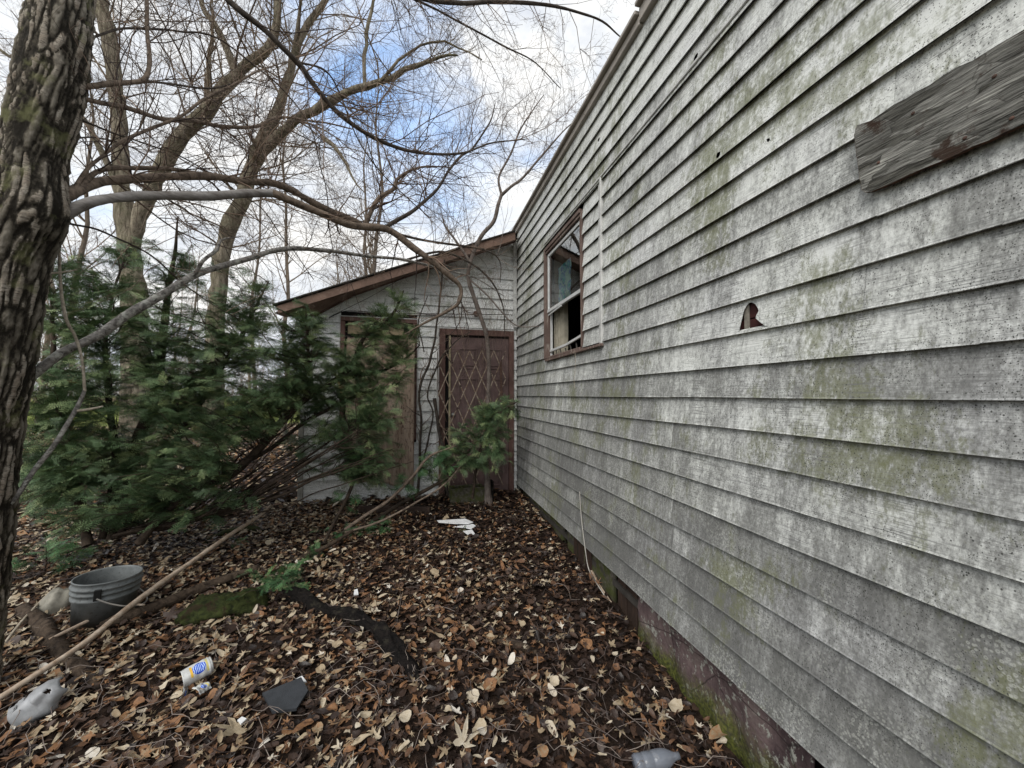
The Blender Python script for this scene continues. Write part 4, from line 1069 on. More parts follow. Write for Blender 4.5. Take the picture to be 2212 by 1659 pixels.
# ---- the leaning tree close on the left
tx = [(-92, 1640, 1.78, 178), (-78, 1480, 1.78, 150), (-62, 1300, 1.78, 146), (-42, 1106, 1.78, 148), (-22, 903, 1.78, 146), (-4, 803, 1.78, 148), (12, 660, 1.78, 156), (30, 553, 1.79, 160), (62, 430, 1.8, 158), (74, 333, 1.82, 146), (106, 200, 1.85, 146), (126, 80, 1.88, 138), (136, -20, 1.92, 128), (148, -200, 2.0, 116), (150, -420, 2.1, 104), (150, -700, 2.2, 92)]
P = trace(tx, .014); fore = empty('leaning_tree', tuple(P[0][:3]), label='leaning tree with deeply furrowed flaking bark at the left edge of the yard', cat='tree')
FZ = at(62, 452, 1.8).z; RT = np.array(CR @ Vector((1, 0, 0))); n, k = len(P), 120; V = np.empty((n, k, 3)); rdg = np.empty((n, k)); plt = np.zeros((n, k)); T = np.gradient(P[:, :3], axis=0); T /= np.linalg.norm(T, axis=1, keepdims=True)
Aa = np.cross(T, np.array([1., 0, 0])); Aa /= np.linalg.norm(Aa, axis=1, keepdims=True); Bb = np.cross(T, Aa); arc = np.concatenate([[0], np.cumsum(np.linalg.norm(np.diff(P[:, :3], axis=0), axis=1))])
for i in range(n):
    for j in range(k):
        th = 2 * math.pi * j / k; c, s_ = math.cos(th), math.sin(th); z = arc[i]
        w1 = mnoise.noise(Vector((c * 2.0, s_ * 2.0, z * 5.0)))
        ds, ps = mnoise.voronoi(Vector((math.cos(th + w1 * .22) * 4.6, math.sin(th + w1 * .22) * 4.6, z * 5.5 + 1.2 * w1)))
        ds2, ps2 = mnoise.voronoi(Vector((c * 9.5 + w1, s_ * 9.5, z * 22 + 3)))
        v3 = mnoise.noise(Vector((c * 14, s_ * 14, z * 45)))
        ridge = min(1, (ds[1] - ds[0]) * 2.4) * (.55 + .45 * min(1, (ds2[1] - ds2[0]) * 3.0)); ridge = max(0, min(1, ridge + v3 * .18))
        plt[i, j] = math.sin(ps[0].x * 91.7 + ps[0].y * 47.3 + ps[0].z * 13.1) * .5 + .5
        rad = P[i, 3] * (1 + .05 * mnoise.noise(Vector((c, s_, z * 1.5)))) + (ridge - .7) * .013 + .003 * v3
        fc = max(0, float((Aa[i] * c + Bb[i] * s_) @ RT)); rad += .040 * math.exp(-((P[i, 2] - FZ) / (.085 if P[i, 2] > FZ else .13)) ** 2) * fc ** 2
        V[i, j] = P[i, :3] + (Aa[i] * c + Bb[i] * s_) * rad; rdg[i, j] = ridge
i = np.arange(n - 1)[:, None] * k; j = np.arange(k)[None, :]; j2 = (j + 1) % k
Fq = np.stack([i + j, i + k + j, i + k + j2, i + j2], -1).reshape(-1, 4)
link('trunk', mesh_np('trunk', V.reshape(-1, 3), Fq, 4, True, {'ridge': rdg.ravel(), 'plate': plt.ravel()}), M['bark_fore'], fore)

G1 = Grow(21, .17, st=1.15)
limbs = []
def L_(rows, mat, **k): p = limb(fore, rows, M[mat], seed=len(limbs) + 2, **k); limbs.append(p); return p
a = L_([(60, 500, 1.8, 60), (110, 480, 1.84, 46), (150, 458, 1.87, 35), (200, 438, 1.92, 30), (300, 425, 2.1, 27), (440, 424, 2.3, 25), (520, 420, 2.45, 24), (592, 417, 2.6, 22)], 'bark_grey', k=14)
b = L_([(588, 417, 2.595, 22), (625, 432, 2.66, 21), (680, 455, 2.8, 20), (760, 487, 3.0, 19), (835, 495, 3.2, 18), (900, 540, 3.3, 16), (940, 572, 3.37, 15), (975, 600, 3.44, 13), (995, 622, 3.5, 11), (990, 655, 3.5, 9), (950, 680, 3.5, 7), (905, 705, 3.5, 5), (875, 722, 3.5, 3)], 'bark_brown', k=12)
G1.dress(b, 13, .55, 2, .1, 1, up=-.2, maxr=.006)
c1 = L_([(835, 495, 3.2, 9), (880, 510, 3.3, 7), (937, 522, 3.4, 6), (1043, 538, 3.6, 5), (1078, 564, 3.7, 3), (1080, 610, 3.75, 2)], 'bark_dark', k=7); G1.dress(c1, 14, .5, 2)
c2 = L_([(837, 490, 3.2, 12), (923, 430, 3.4, 8), (990, 343, 3.6, 6), (1023, 320, 3.65, 5), (1057, 267, 3.7, 4), (1070, 220, 3.75, 2)], 'bark_dark', k=7); G1.dress(c2, 16, .8, 2)
d1 = L_([(100, 440, 1.82, 60), (150, 418, 1.9, 38), (200, 398, 2.05, 30), (260, 388, 2.2, 27), (320, 385, 2.35, 25), (400, 378, 2.5, 22), (470, 380, 2.65, 20), (533, 392, 2.8, 18), (590, 397, 2.95, 18), (640, 417, 3.1, 18), (707, 453, 3.3, 17), (770, 480, 3.5, 16), (787, 490, 3.55, 14)], 'bark_brown', k=12)
G1.dress(d1, 10, 1.1, 3, .2, 1, up=.2, maxr=.006)
d2 = L_([(170, 405, 1.95, 17), (205, 370, 2.05, 15), (250, 360, 2.15, 14), (290, 363, 2.3, 13), (367, 366, 2.5, 12), (433, 377, 2.7, 11), (533, 393, 2.9, 10), (620, 402, 3.1, 8), (660, 425, 3.2, 5)], 'bark_brown', k=8); G1.dress(d2, 13, .8, 2, maxr=.005)
d3 = L_([(787, 485, 3.55, 14), (817, 430, 3.6, 11), (850, 408, 3.65, 10), (857, 387, 3.7, 9), (890, 367, 3.75, 7), (923, 360, 3.8, 5), (973, 362, 3.9, 3)], 'bark_brown', k=8); G1.dress(d3, 23, .9, 3, up=.1)
e1 = L_([(160, 420, 1.9, 14), (172, 390, 1.95, 12), (200, 353, 2.0, 10), (267, 307, 2.15, 10), (333, 277, 2.3, 9), (390, 250, 2.4, 8), (467, 200, 2.6, 7), (517, 173, 2.7, 6), (567, 150, 2.8, 4), (640, 130, 3.0, 2)], 'bark_brown', k=7); G1.dress(e1, 14, .8, 2, maxr=.004)
f1 = L_([(150, 200, 1.88, 24), (190, 215, 1.95, 15), (267, 233, 2.15, 14), (350, 257, 2.4, 13), (417, 260, 2.6, 12), (483, 273, 2.8, 11), (550, 273, 3.0, 9), (600, 253, 3.2, 7), (680, 262, 3.4, 5), (760, 280, 3.6, 3)], 'bark_brown', k=8); G1.dress(f1, 14, 1.0, 3, maxr=.005)
g1 = L_([(150, 180, 1.88, 26), (187, 187, 1.93, 18), (233, 181, 2.0, 16), (285, 177, 2.1, 14), (312, 170, 2.15, 13), (321, 133, 2.2, 12), (318, 67, 2.25, 11), (316, 0, 2.3, 10), (310, -120, 2.4, 8)], 'bark_brown', k=8, amp=.006); G1.dress(g1, 13, .9, 3, maxr=.004)
g2 = L_([(312, 178, 2.15, 7), (390, 186, 2.4, 6), (460, 190, 2.6, 5), (530, 180, 2.8, 3), (600, 195, 3., 2)], 'bark_dark', k=6); G1.dress(g2, 17, .7, 2)
h1 = L_([(148, -420, 2.1, 60), (260, -330, 2.2, 26), (400, -110, 2.2, 20), (493, -2, 2.2, 17), (567, 60, 2.3, 15), (605, 98, 2.35, 15), (647, 140, 2.45, 14), (690, 200, 2.55, 13), (733, 247, 2.65, 12), (790, 287, 2.8, 10), (840, 313, 2.95, 9), (890, 327, 3.1, 8), (957, 333, 3.25, 6), (1007, 328, 3.4, 5), (1057, 310, 3.55, 4), (1140, 300, 3.75, 2)], 'bark_dark', k=10, amp=.006)
G1.dress(h1, 13, .9, 3, .35, 1, up=-.1, maxr=.005)
h2 = L_([(640, 132, 2.43, 6), (700, 150, 2.6, 5), (733, 200, 2.7, 4), (790, 330, 2.9, 3), (870, 420, 3.1, 3), (930, 470, 3.3, 2)], 'bark_dark', k=6); G1.dress(h2, 13, .6, 2)
i1 = L_([(150, -690, 2.2, 60), (500, -330, 2.2, 26), (760, -90, 2.3, 16), (900, -8, 2.4, 12), (990, 7, 2.5, 10), (1073, 4, 2.6, 9), (1190, 13, 2.75, 7), (1290, 40, 2.9, 5), (1340, 80, 3.0, 3)], 'bark_dark', k=8, amp=.006)
G1.dress(i1, 14, .75, 3, .52, 1, up=-.9, maxr=.003)
i2 = L_([(780, -100, 2.3, 9), (860, -20, 2.4, 7), (960, 30, 2.55, 5), (1080, 95, 2.7, 4), (1150, 130, 2.8, 3), (1210, 190, 2.9, 2)], 'bark_dark', k=6); G1.dress(i2, 13, .6, 2, up=-.5)
p1 = L_([(20, 850, 1.85, 40), (70, 813, 1.9, 30), (133, 762, 1.98, 27), (217, 723, 2.1, 26), (283, 676, 2.2, 25), (350, 636, 2.32, 22), (417, 596, 2.45, 20), (483, 573, 2.6, 17), (540, 557, 2.75, 14), (590, 542, 2.9, 13), (643, 537, 3.05, 12), (723, 543, 3.25, 10), (803, 554, 3.45, 8), (883, 563, 3.6, 7), (960, 582, 3.75, 5), (1030, 602, 3.85, 3), (1090, 640, 3.95, 2)], 'bark_lichen', k=12, amp=.008)
G1.dress(p1, 10, .6, 2, .45, 1, up=-.2, maxr=.004)
L_([(425, 592, 2.45, 12), (440, 565, 2.45, 10), (470, 540, 2.5, 9), (478, 520, 2.55, 7), (520, 512, 2.6, 3)], 'bark_lichen', k=8)
L_([(95, 592, 1.85, 9), (127, 588, 1.9, 8), (165, 582, 1.95, 4)], 'bark_dead', k=6)
L_([(127, 540, 1.95, 6), (128, 553, 1.95, 8), (132, 636, 1.95, 9), (143, 693, 1.95, 10), (158, 718, 1.98, 9), (168, 742, 2.0, 8), (176, 770, 2.0, 7), (180, 810, 2.0, 7), (182, 846, 2.0, 8)], 'bark_dead', k=7, amp=.004)
L_([(184, 843, 2.0, 9), (172, 872, 2.0, 13), (158, 897, 1.97, 13), (117, 963, 1.92, 14), (75, 1015, 1.88, 15), (37, 1072, 1.83, 16), (0, 1110, 1.8, 18)], 'bark_lichen', k=9, amp=.004)
L_([(166, 888, 1.97, 9), (195, 884, 2.0, 9), (222, 878, 2.05, 5)], 'bark_dead', k=7, amp=.003)
for pts in ([(60, 330, 1.85, 12), (150, 300, 2.1, 6), (300, 330, 2.5, 4), (420, 440, 2.8, 3), (500, 560, 3.0, 2)], [(140, 480, 1.9, 8), (230, 500, 2.1, 6), (330, 560, 2.4, 5), (430, 640, 2.7, 3), (520, 690, 2.9, 2)], [(150, 250, 1.9, 9), (290, 300, 2.3, 5), (420, 350, 2.8, 4), (560, 450, 3.2, 3), (680, 600, 3.4, 2)],
            [(140, 90, 1.9, 9), (330, 60, 2.3, 6), (480, 90, 2.7, 5), (640, 230, 3.0, 4), (700, 380, 3.2, 3), (720, 560, 3.3, 2)]):
    p = L_(pts, 'bark_dark', k=6, amp=.03); G1.dress(p, 12, .6, 2)
G1.t.build('twigs', M['twig'], fore, kind='stuff')
print('fore twigs', G1.c, G1.t.n)

# ---- two big trees behind the yew
def backtree(name, label, limbs_rows, seed, base, dens=5.2, L=2.6):
    g = Grow(seed, .17, (0, 0, .012), 2.3); root = empty(name, base, label=label, cat='tree'); first = True
    for rows, kw in limbs_rows:
        P = limb(root, [(a_, b_, c_, d_ * .88) for a_, b_, c_, d_ in rows], M['bark_back'], k=12, step=.2, amp=.05, name='trunk' if first else 'branch', seed=seed); first = False
        if kw.get('dress', 1): g.dress(P, dens * kw.get('d', 1), kw.get('L', L), 3, kw.get('t0', .3), 1, maxr=.02, radf=.3)
    g.t.build('twigs', M['twig_back'], root, kind='stuff'); print(name, g.c, g.t.n)
backtree('bare_tree', 'broad bare tree forking into an upright trunk and a limb slanting right, behind the yew', [
    ([(300, 1010, 7.6, 100), (296, 800, 7.6, 84), (288, 640, 7.6, 72), (276, 520, 7.6, 66), (262, 400, 7.6, 50), (258, 300, 7.6, 46), (250, 180, 7.7, 44), (236, 90, 7.8, 46), (216, 0, 7.9, 46), (205, -120, 8, 40), (190, -300, 8.2, 30)], dict(t0=.45, L=2.2)),
    ([(280, 560, 7.6, 40), (308, 450, 7.5, 44), (345, 370, 7.5, 48), (380, 310, 7.5, 46), (425, 262, 7.5, 44), (470, 205, 7.5, 40), (525, 150, 7.5, 32), (580, 105, 7.5, 26), (597, 60, 7.5, 22), (602, -20, 7.6, 20), (615, -160, 7.7, 14), (600, -400, 8, 4)], dict(t0=.25)),
    ([(512, 160, 7.5, 22), (488, 95, 7.5, 20), (462, 50, 7.4, 17), (438, 10, 7.4, 15), (425, -90, 7.4, 12)], dict(L=1.8)),
    ([(448, 215, 7.5, 18), (450, 160, 7.5, 15), (452, 112, 7.5, 12), (462, 60, 7.5, 8), (455, -10, 7.5, 5), (470, -80, 7.5, 2)], dict(L=1.3)),
    ([(265, 420, 7.6, 26), (225, 340, 7.4, 22), (190, 270, 7.2, 18), (120, 190, 7, 14), (20, 120, 6.9, 12), (-60, 60, 6.8, 10)], dict(L=1.6)),
], 31, tuple(at(300, 1010, 7.6)))
backtree('bare_tree', 'tall bare tree arching right over the annex roof with long horizontal limb', [
    ([(452, 1000, 8.2, 64), (462, 800, 8.2, 54), (470, 640, 8.2, 50), (486, 520, 8.2, 48), (520, 440, 8.1, 45), (548, 350, 8, 38), (572, 290, 7.9, 34), (602, 235, 7.8, 30), (628, 150, 7.8, 22), (648, 90, 7.8, 20), (680, 30, 7.8, 18), (712, -20, 7.8, 16), (760, -140, 7.8, 10)], dict(t0=.4, L=2.2)),
    ([(545, 365, 8, 30), (585, 312, 7.8, 30), (640, 262, 7.6, 28), (700, 226, 7.4, 26), (750, 200, 7.2, 22), (792, 184, 7.1, 20), (850, 165, 7, 16), (900, 142, 6.9, 13), (950, 122, 6.8, 9), (990, 116, 6.8, 5)], dict(L=1.7, d=1.4, t0=.15)),
    ([(786, 188, 7.1, 12), (787, 120, 7.1, 11), (796, 50, 7.1, 10), (808, -10, 7.1, 8), (815, -100, 7.1, 5)], dict(L=1.3)),
    ([(630, 150, 7.8, 12), (642, 70, 7.7, 10), (655, -30, 7.7, 8)], dict(L=1.2)),
    ([(820, 178, 7, 9), (880, 112, 6.9, 7), (930, 92, 6.8, 6), (990, 100, 6.8, 5), (1040, 130, 6.7, 3)], dict(L=1.0, d=1.4)),
    ([(700, 300, 7.4, 14), (735, 330, 7.2, 12), (760, 380, 7.1, 7), (790, 420, 7.0, 2)], dict(L=.9)),
], 37, tuple(at(452, 1000, 8.2)))

# ---- sapling with pale twigs that rises beside the door
sap = empty('sapling', tuple(onG(1052, 1092)), label='slim grey sapling rising in front of the gate and leaning over the annex roof', cat='tree')
G3 = Grow(44, .12, (0, 0, .05), 1.3)
def S_(rows, k=8, **kw): return limb(sap, rows, M['bark_sap'], k=k, amp=.006, seed=5, **kw)
a = S_([(1056, 1092, 4.45, 24), (1053, 1045, 4.45, 15), (1052, 980, 4.4, 10), (1054, 870, 4.4, 10), (1056, 790, 4.4, 10), (1051, 728, 4.38, 11), (1039, 688, 4.35, 11), (1023, 640, 4.35, 11), (1011, 599, 4.32, 10), (1017, 566, 4.3, 9), (1027, 536, 4.3, 10), (1043, 506, 4.3, 10), (1067, 478, 4.28, 10), (1076, 442, 4.25, 9), (1083, 420, 4.25, 9)], name='trunk')
b = S_([(1083, 421, 4.25, 9), (1105, 402, 4.2, 7), (1130, 383, 4.2, 6), (1173, 333, 4.15, 5), (1223, 277, 4.1, 3), (1262, 250, 4.1, 2)])
c = S_([(1083, 421, 4.25, 7), (1078, 383, 4.25, 6), (1103, 333, 4.2, 5), (1123, 283, 4.15, 4), (1150, 240, 4.1, 3), (1175, 205, 4.1, 2)])
d = S_([(1016, 566, 4.3, 7), (985, 520, 4.3, 6), (962, 490, 4.35, 5), (956, 470, 4.35, 3)], k=6)
e = S_([(1012, 602, 4.32, 5), (1055, 640, 4.2, 4), (1110, 700, 4.1, 3), (1165, 705, 4.0, 2)], k=5)
for q_, dn, l in ((b, 20, .75), (c, 22, .75), (d, 12, .6), (e, 8, .4)): G3.dress(q_, dn, l, 3, .1, 1, maxr=.003)
G3.dress(a, 4, .6, 2, .55, 1, maxr=.003)
for i_ in range(9):
    r = G3.r; p0 = np.array(at(r.uniform(930, 1080), r.uniform(500, 560), 4.3)); G3.shoot(p0, np.array([r.uniform(-.5, .6), r.uniform(-.3, .3), 1]), r.uniform(.6, 1.3), .0035, 2)
G3.t.build('twigs', M['twig_pale'], sap, kind='stuff'); print('sap', G3.c)

# ---- bare vines climbing the strip between boarded opening and door
vin = empty('climbing_vine', tuple(onG(905, 1075)), label='thin bare vine stems climbing the siding between the boarded opening and the door', cat='vine')
G4 = Grow(50, .17)
for rows in ([(905, 1065, 4.6, 7), (910, 916, 4.6, 6), (907, 839, 4.6, 6), (931, 772, 4.58, 6), (945, 692, 4.55, 5), (953, 612, 4.5, 5), (963, 559, 4.45, 3)],
             [(912, 1010, 4.6, 5), (935, 900, 4.6, 4), (925, 850, 4.6, 4), (945, 790, 4.6, 4), (980, 745, 4.55, 3), (1020, 715, 4.5, 2)],
             [(940, 860, 4.62, 9), (948, 930, 4.6, 8), (962, 1000, 4.6, 7), (968, 1070, 4.6, 7)],
             [(915, 760, 4.6, 3), (905, 700, 4.6, 3), (925, 640, 4.5, 2)]):
    p = limb(vin, rows, M['bark_dark'], k=6, amp=.02, name='stem', seed=3); G4.dress(p, 9, .35, 2)
G4.t.build('twigs', M['twig'], vin, kind='stuff')
# twigs that hang and tangle in front of the door
G5 = Grow(52, .13, (0, 0, -.06)); tng = empty('hanging_twigs_tangle', tuple(at(1000, 620, 4.2)), label='tangle of fine drooping twigs hanging over the top of the door and gate', cat='twigs')
t5 = limb(tng, [(880, 560, 4.0, 6), (960, 545, 4.1, 6), (1040, 585, 4.2, 5), (1083, 650, 4.3, 4), (1090, 720, 4.3, 2)], M['bark_dark'], k=6, amp=.01, seed=9)
for i_ in range(34):
    r = G5.r; p0 = np.array(at(r.uniform(930, 1100), r.uniform(560, 760), r.uniform(4.1, 4.5))); G5.shoot(p0, np.array([r.uniform(-.6, .6), r.uniform(-.2, .1), -1]), r.uniform(.25, .6), .002, 2)
G5.t.build('twigs', M['twig'], tng, kind='stuff')

# ---- woods
r = random.Random(77)
protos = []
def wood_tree(seed, H=11.0):
    g = Grow(seed, .13, (0, 0, .03), 2.2); root = empty('woodland_tree', (0, 0, 0)); rr = random.Random(seed)
    P = [(0, 0, -.2, .085)]; x = y = 0
    for i in range(1, 12): x += rr.uniform(-.14, .14); y += rr.uniform(-.14, .14); P.append((x, y, H * i / 11, .085 * (1 - i / 12.5)))
    P = spline(P, .5); t = Tubes(); t.add(P[:, :3], P[:, 3], 7); link('trunk', t.mesh('trunk'), M['bark_wood'], root)
    g.dress(P, 4.2, 2.3, 2, .16, 1, up=.5, maxr=.02, radf=.5); link('crown', g.t.mesh('crown'), M['twig_back'], root); print('wood', g.c, g.t.n)
    return root
protos = [wood_tree(s) for s in (3, 4, 5, 6)]
used = [False] * 4
def place_tree(i, loc, rz, s, sxy=None, label=None, group=None):
    src = protos[i]
    if not used[i]: o = src; used[i] = True
    else:
        o = src.copy(); COL.objects.link(o)
        for ch in src.children: c_ = ch.copy(); COL.objects.link(c_); c_.parent = o
    o.location = loc; o.rotation_euler = (0, 0, rz); o.scale = (sxy or s, sxy or s, s); tag(o, label, 'tree', group)
    for kx in ('group',):
        if not group and kx in o.keys(): del o[kx]
    return o
near = [(615, 11.0, 1.0, .9, 'slender bare tree rising just left of the annex eave'), (786, 9.5, .9, .95, 'bare tree whose trunk stands up behind the middle of the annex roof'),
        (556, 12, .9, .8, 'thin bare tree between the yew top and the annex eave'), (130, 9, .9, 1.0, 'bare tree seen beside the leaning trunk above the yew')]
for n_, (px, d, s, sx, lab) in enumerate(near):
    p = at(px, 850, d); place_tree(n_ % 4, (p.x, p.y, gz(p.x, p.y)), r.uniform(0, 6), s, sx, lab)
cnt = 0
while cnt < 24:
    px = r.uniform(-60, 960); d = r.uniform(13, 42); p = at(px, 850, d)
    place_tree(r.randrange(4), (p.x, p.y, gz(p.x, p.y)), r.uniform(0, 6.28), r.uniform(.7, 1.15), r.uniform(.8, 1.5), 'thin bare tree standing in the woods behind the yard', 'bare trees of the woods behind the yard'); cnt += 1
# ------------------------------------------------------------------ yew
def spray_template(seed):
    r = random.Random(seed); V, Fc = [], []
    def needles(p, d, L, n, nl):
        side = Vector((-d.y, d.x, 0)).normalized()
        for i in range(n):
            f = (i + .5) / n; q_ = p + d * L * f
            q_.z += -.10 * f * f
            for s in (-1, 1):
                l = nl * (1 - .35 * f ** 3) * r.uniform(.8, 1.1); an = r.uniform(.75, 1.05)
                dr = (d * math.cos(an) + side * s * math.sin(an)); dr.z = r.uniform(-.12, .34); w = Vector((-dr.y, dr.x, 0)).normalized() * .024
                w.z = r.uniform(-.006, .006); k = len(V)
                V.extend([q_ + w * .9, q_ + dr * l * 1.05, q_ - w * .9 + dr * l * .15]); Fc.append((k, k + 1, k + 2))
        k = len(V); w = side * .006; e = p + d * L; e.z -= .10
        V.extend([p + w, e, p - w]); Fc.append((k, k + 1, k + 2))
    ax = Vector((1, 0, 0)); needles(Vector((0, 0, 0)), ax, 1.0, 11, .19)
    for f, s in ((.12, 1), (.28, -1), (.45, 1), (.58, -1)):
        a = s * r.uniform(.55, .85); d = Vector((math.cos(a), math.sin(a), r.uniform(-.1, .1)))
        needles(Vector((f, 0, -.10 * f * f)), d, r.uniform(.38, .6), 5, .17)
    return np.array([tuple(v) for v in V]), np.array(Fc)
YT = [spray_template(s) for s in range(7)]
class Yew:
    def __init__(s, seed): s.r = np.random.RandomState(seed); s.P = []; s.dir = []; s.sc = []; s.ti = []; s.roll = []; s.stem = Tubes(); s.pts = []
    def main(s, rows, mat='bark_yew', k=8, root=None, amp=.012, src=True):
        P = limb(root, rows, M[mat], k=k, step=.06, amp=amp, name='stem', seed=len(s.pts) + 1)
        if src: s.pts.append(P)
        return P
    def spray(s, p, d, scale, ti): s.P.append(p); s.dir.append(d); s.sc.append(scale); s.ti.append(ti); s.roll.append(s.r.normal(0, .6))
    def branchlet(s, a, b, rad, nsp, scale=.13, droop=.06, ti=.4, fan=.9, t0=.3):
        L = np.linalg.norm(b - a); n = 9; t = np.linspace(0, 1, n)[:, None]
        mid = (a + b) / 2 + np.array([0, 0, .10 * L]) + s.r.normal(0, .04 * L, 3)
        P = (1 - t) ** 2 * a + 2 * t * (1 - t) * mid + t * t * b; P[:, 2] -= droop * t[:, 0] ** 2 * L; P += s.r.normal(0, .006, P.shape)
        s.stem.add(P, np.linspace(rad, .0012, n), 4, tint=.15 + .25 * s.r.rand())
        for i in range(nsp):
            f = t0 + (1 - t0) * (i + s.r.rand()) / nsp; j = min(n - 2, int(f * (n - 1))); p = P[j] + (P[j + 1] - P[j]) * (f * (n - 1) - j)
            d = P[j + 1] - P[j]; d /= np.linalg.norm(d); sd = np.array([-d[1], d[0], 0]); sd /= np.linalg.norm(sd) + 1e-6
            q_ = d * s.r.uniform(.5, 1) + sd * s.r.choice([-1, 1]) * s.r.uniform(.2, fan) + np.array([0, 0, s.r.uniform(-.45, .15)]); q_ /= np.linalg.norm(q_)
            s.spray(p, q_, scale * s.r.uniform(.7, 1.15) * (1.05 - .3 * f), np.clip(ti + s.r.normal(0, .27), 0, 1))
    def build(s, root, mat='yew'):
        d = np.array(s.dir); yaw = np.arctan2(d[:, 1], d[:, 0]); pit = -np.arcsin(np.clip(d[:, 2], -1, 1)); ti = np.array(s.ti)
        st = RS.get_state(); V, Fq, A = scatter4(YT, np.array(s.P), yaw, pit, np.array(s.roll), np.array(s.sc), ti)
        link('foliage', mesh_np('foliage', V, Fq, 3, False, {'tint': A}), M[mat], root, kind='stuff'); s.stem.build('twigs', M['twig'], root, kind='stuff'); print('yew sprays', len(s.P), len(Fq))
def scatter4(T, pos, yaw, pitch, roll, size, tint):
    Vs, Fs, As = [], [], []; base = 0; wh = RS.randint(0, len(T), len(pos)); Rm = rotmat(yaw, pitch, roll)
    for k, (tv, tf) in enumerate(T):
        ii = np.where(wh == k)[0]
        if not len(ii): continue
        v = np.einsum('nij,vj->nvi', Rm[ii], tv) * size[ii][:, None, None] + pos[ii][:, None, :]; n = len(tv)
        Vs.append(v.reshape(-1, 3)); Fs.append((tf[None] + (base + np.arange(len(ii)) * n)[:, None, None]).reshape(-1, 3)); base += n * len(ii)
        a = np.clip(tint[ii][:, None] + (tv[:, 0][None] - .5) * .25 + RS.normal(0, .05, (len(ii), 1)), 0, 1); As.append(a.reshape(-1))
    return np.concatenate(Vs), np.concatenate(Fs), np.concatenate(As)

yew = empty('yew_bush', tuple(onG(300, 1170)), label='large sprawling dark green yew bush leaning right towards the boarded opening', cat='bush')
Y = Yew(3)
base = [(300, 1165, 2.75), (240, 1150, 2.9), (350, 1150, 2.95), (190, 1175, 2.7), (420, 1130, 3.1)]
Y.main([(300, 1175, 2.75, 26), (350, 1110, 2.85, 24), (433, 1055, 2.95, 24), (517, 1013, 3.1, 23), (600, 922, 3.3, 21), (655, 865, 3.45, 18), (717, 826, 3.6, 16), (760, 786, 3.65, 14), (787, 730, 3.65, 11), (830, 698, 3.65, 9), (857, 664, 3.65, 6), (871, 628, 3.65, 3)], root=yew)
Y.main([(597, 925, 3.3, 12), (640, 880, 3.4, 12), (673, 840, 3.45, 10), (667, 772, 3.45, 8), (664, 719, 3.45, 7), (661, 668, 3.45, 3)], root=yew)
Y.main([(717, 828, 3.6, 12), (770, 812, 3.7, 11), (830, 800, 3.8, 8), (880, 770, 3.85, 5), (905, 745, 3.9, 3)], root=yew)
Y.main([(240, 1165, 2.9, 34), (262, 1060, 3.0, 34), (300, 950, 3.15, 32), (340, 830, 3.3, 28), (350, 733, 3.35, 24), (357, 670, 3.4, 18), (370, 586, 3.4, 13), (378, 540, 3.4, 9), (386, 470, 3.4, 4)], root=yew)
Y.main([(190, 1180, 2.7, 28), (170, 1060, 2.8, 26), (140, 930, 2.9, 22), (120, 800, 3.0, 16), (112, 690, 3.05, 10), (105, 600, 3.1, 5)], root=yew)
Y.main([(220, 1165, 2.8, 22), (250, 1000, 3.0, 20), (235, 850, 3.1, 16), (230, 720, 3.1, 12), (250, 620, 3.15, 7), (270, 560, 3.2, 4)], root=yew)
Y.main([(260, 1150, 2.9, 22), (350, 1010, 3.1, 22), (430, 870, 3.3, 20), (500, 760, 3.4, 15), (545, 680, 3.5, 9), (580, 610, 3.5, 4)], root=yew)
Y.main([(420, 1060, 2.95, 14), (560, 985, 3.3, 12), (680, 900, 3.6, 10), (780, 850, 3.8, 8), (860, 830, 3.9, 5)], root=yew)
for i in range(26):
    r_ = Y.r; x0 = r_.uniform(230, 430); y0 = 1165 - (x0 - 230) * .25; ex, ey = r_.uniform(440, 900), r_.uniform(880, 1020); z0 = 2.75 + r_.uniform(0, .4)
    w = r_.uniform(4, 12); m = r_.uniform(20, 60)
    Y.main([(x0, y0, z0, w * 1.4), (x0 + (ex - x0) * .35, y0 + (ey - y0) * .30 + m * .4, z0 + .15, w), (x0 + (ex - x0) * .7, y0 + (ey - y0) * .72 + m * .3, z0 + .4, w * .7), (ex, ey, z0 + .65, 2)], root=yew, k=5, amp=.04, src=i < 12)
src = np.concatenate([p[int(len(p) * .22):] for p in Y.pts])
# volumes of foliage: picture point, size, depth range, number, spray count, tint
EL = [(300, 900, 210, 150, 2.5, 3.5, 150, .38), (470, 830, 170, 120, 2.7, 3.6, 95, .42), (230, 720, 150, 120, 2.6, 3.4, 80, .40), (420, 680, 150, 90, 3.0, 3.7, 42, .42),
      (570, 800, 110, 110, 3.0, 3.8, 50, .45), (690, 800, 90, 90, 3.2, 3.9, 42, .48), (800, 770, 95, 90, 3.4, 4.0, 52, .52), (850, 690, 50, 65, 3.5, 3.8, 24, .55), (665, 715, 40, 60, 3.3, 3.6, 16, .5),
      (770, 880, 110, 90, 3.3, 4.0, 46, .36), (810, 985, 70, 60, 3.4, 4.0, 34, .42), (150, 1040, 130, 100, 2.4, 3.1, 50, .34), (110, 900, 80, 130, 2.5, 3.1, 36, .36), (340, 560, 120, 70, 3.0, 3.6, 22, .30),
      (130, 620, 70, 90, 2.7, 3.2, 20, .34), (380, 1060, 150, 70, 2.6, 3.1, 30, .30), (540, 640, 70, 70, 3.2, 3.7, 14, .4), (280, 1010, 200, 80, 2.7, 3.3, 55, .34), (120, 1120, 100, 50, 2.4, 2.9, 8, .36), (620, 720, 90, 90, 3.1, 3.8, 22, .5), (720, 880, 110, 60, 3.3, 3.9, 20, .42), (700, 960, 80, 60, 3.4, 3.9, 14, .3)]
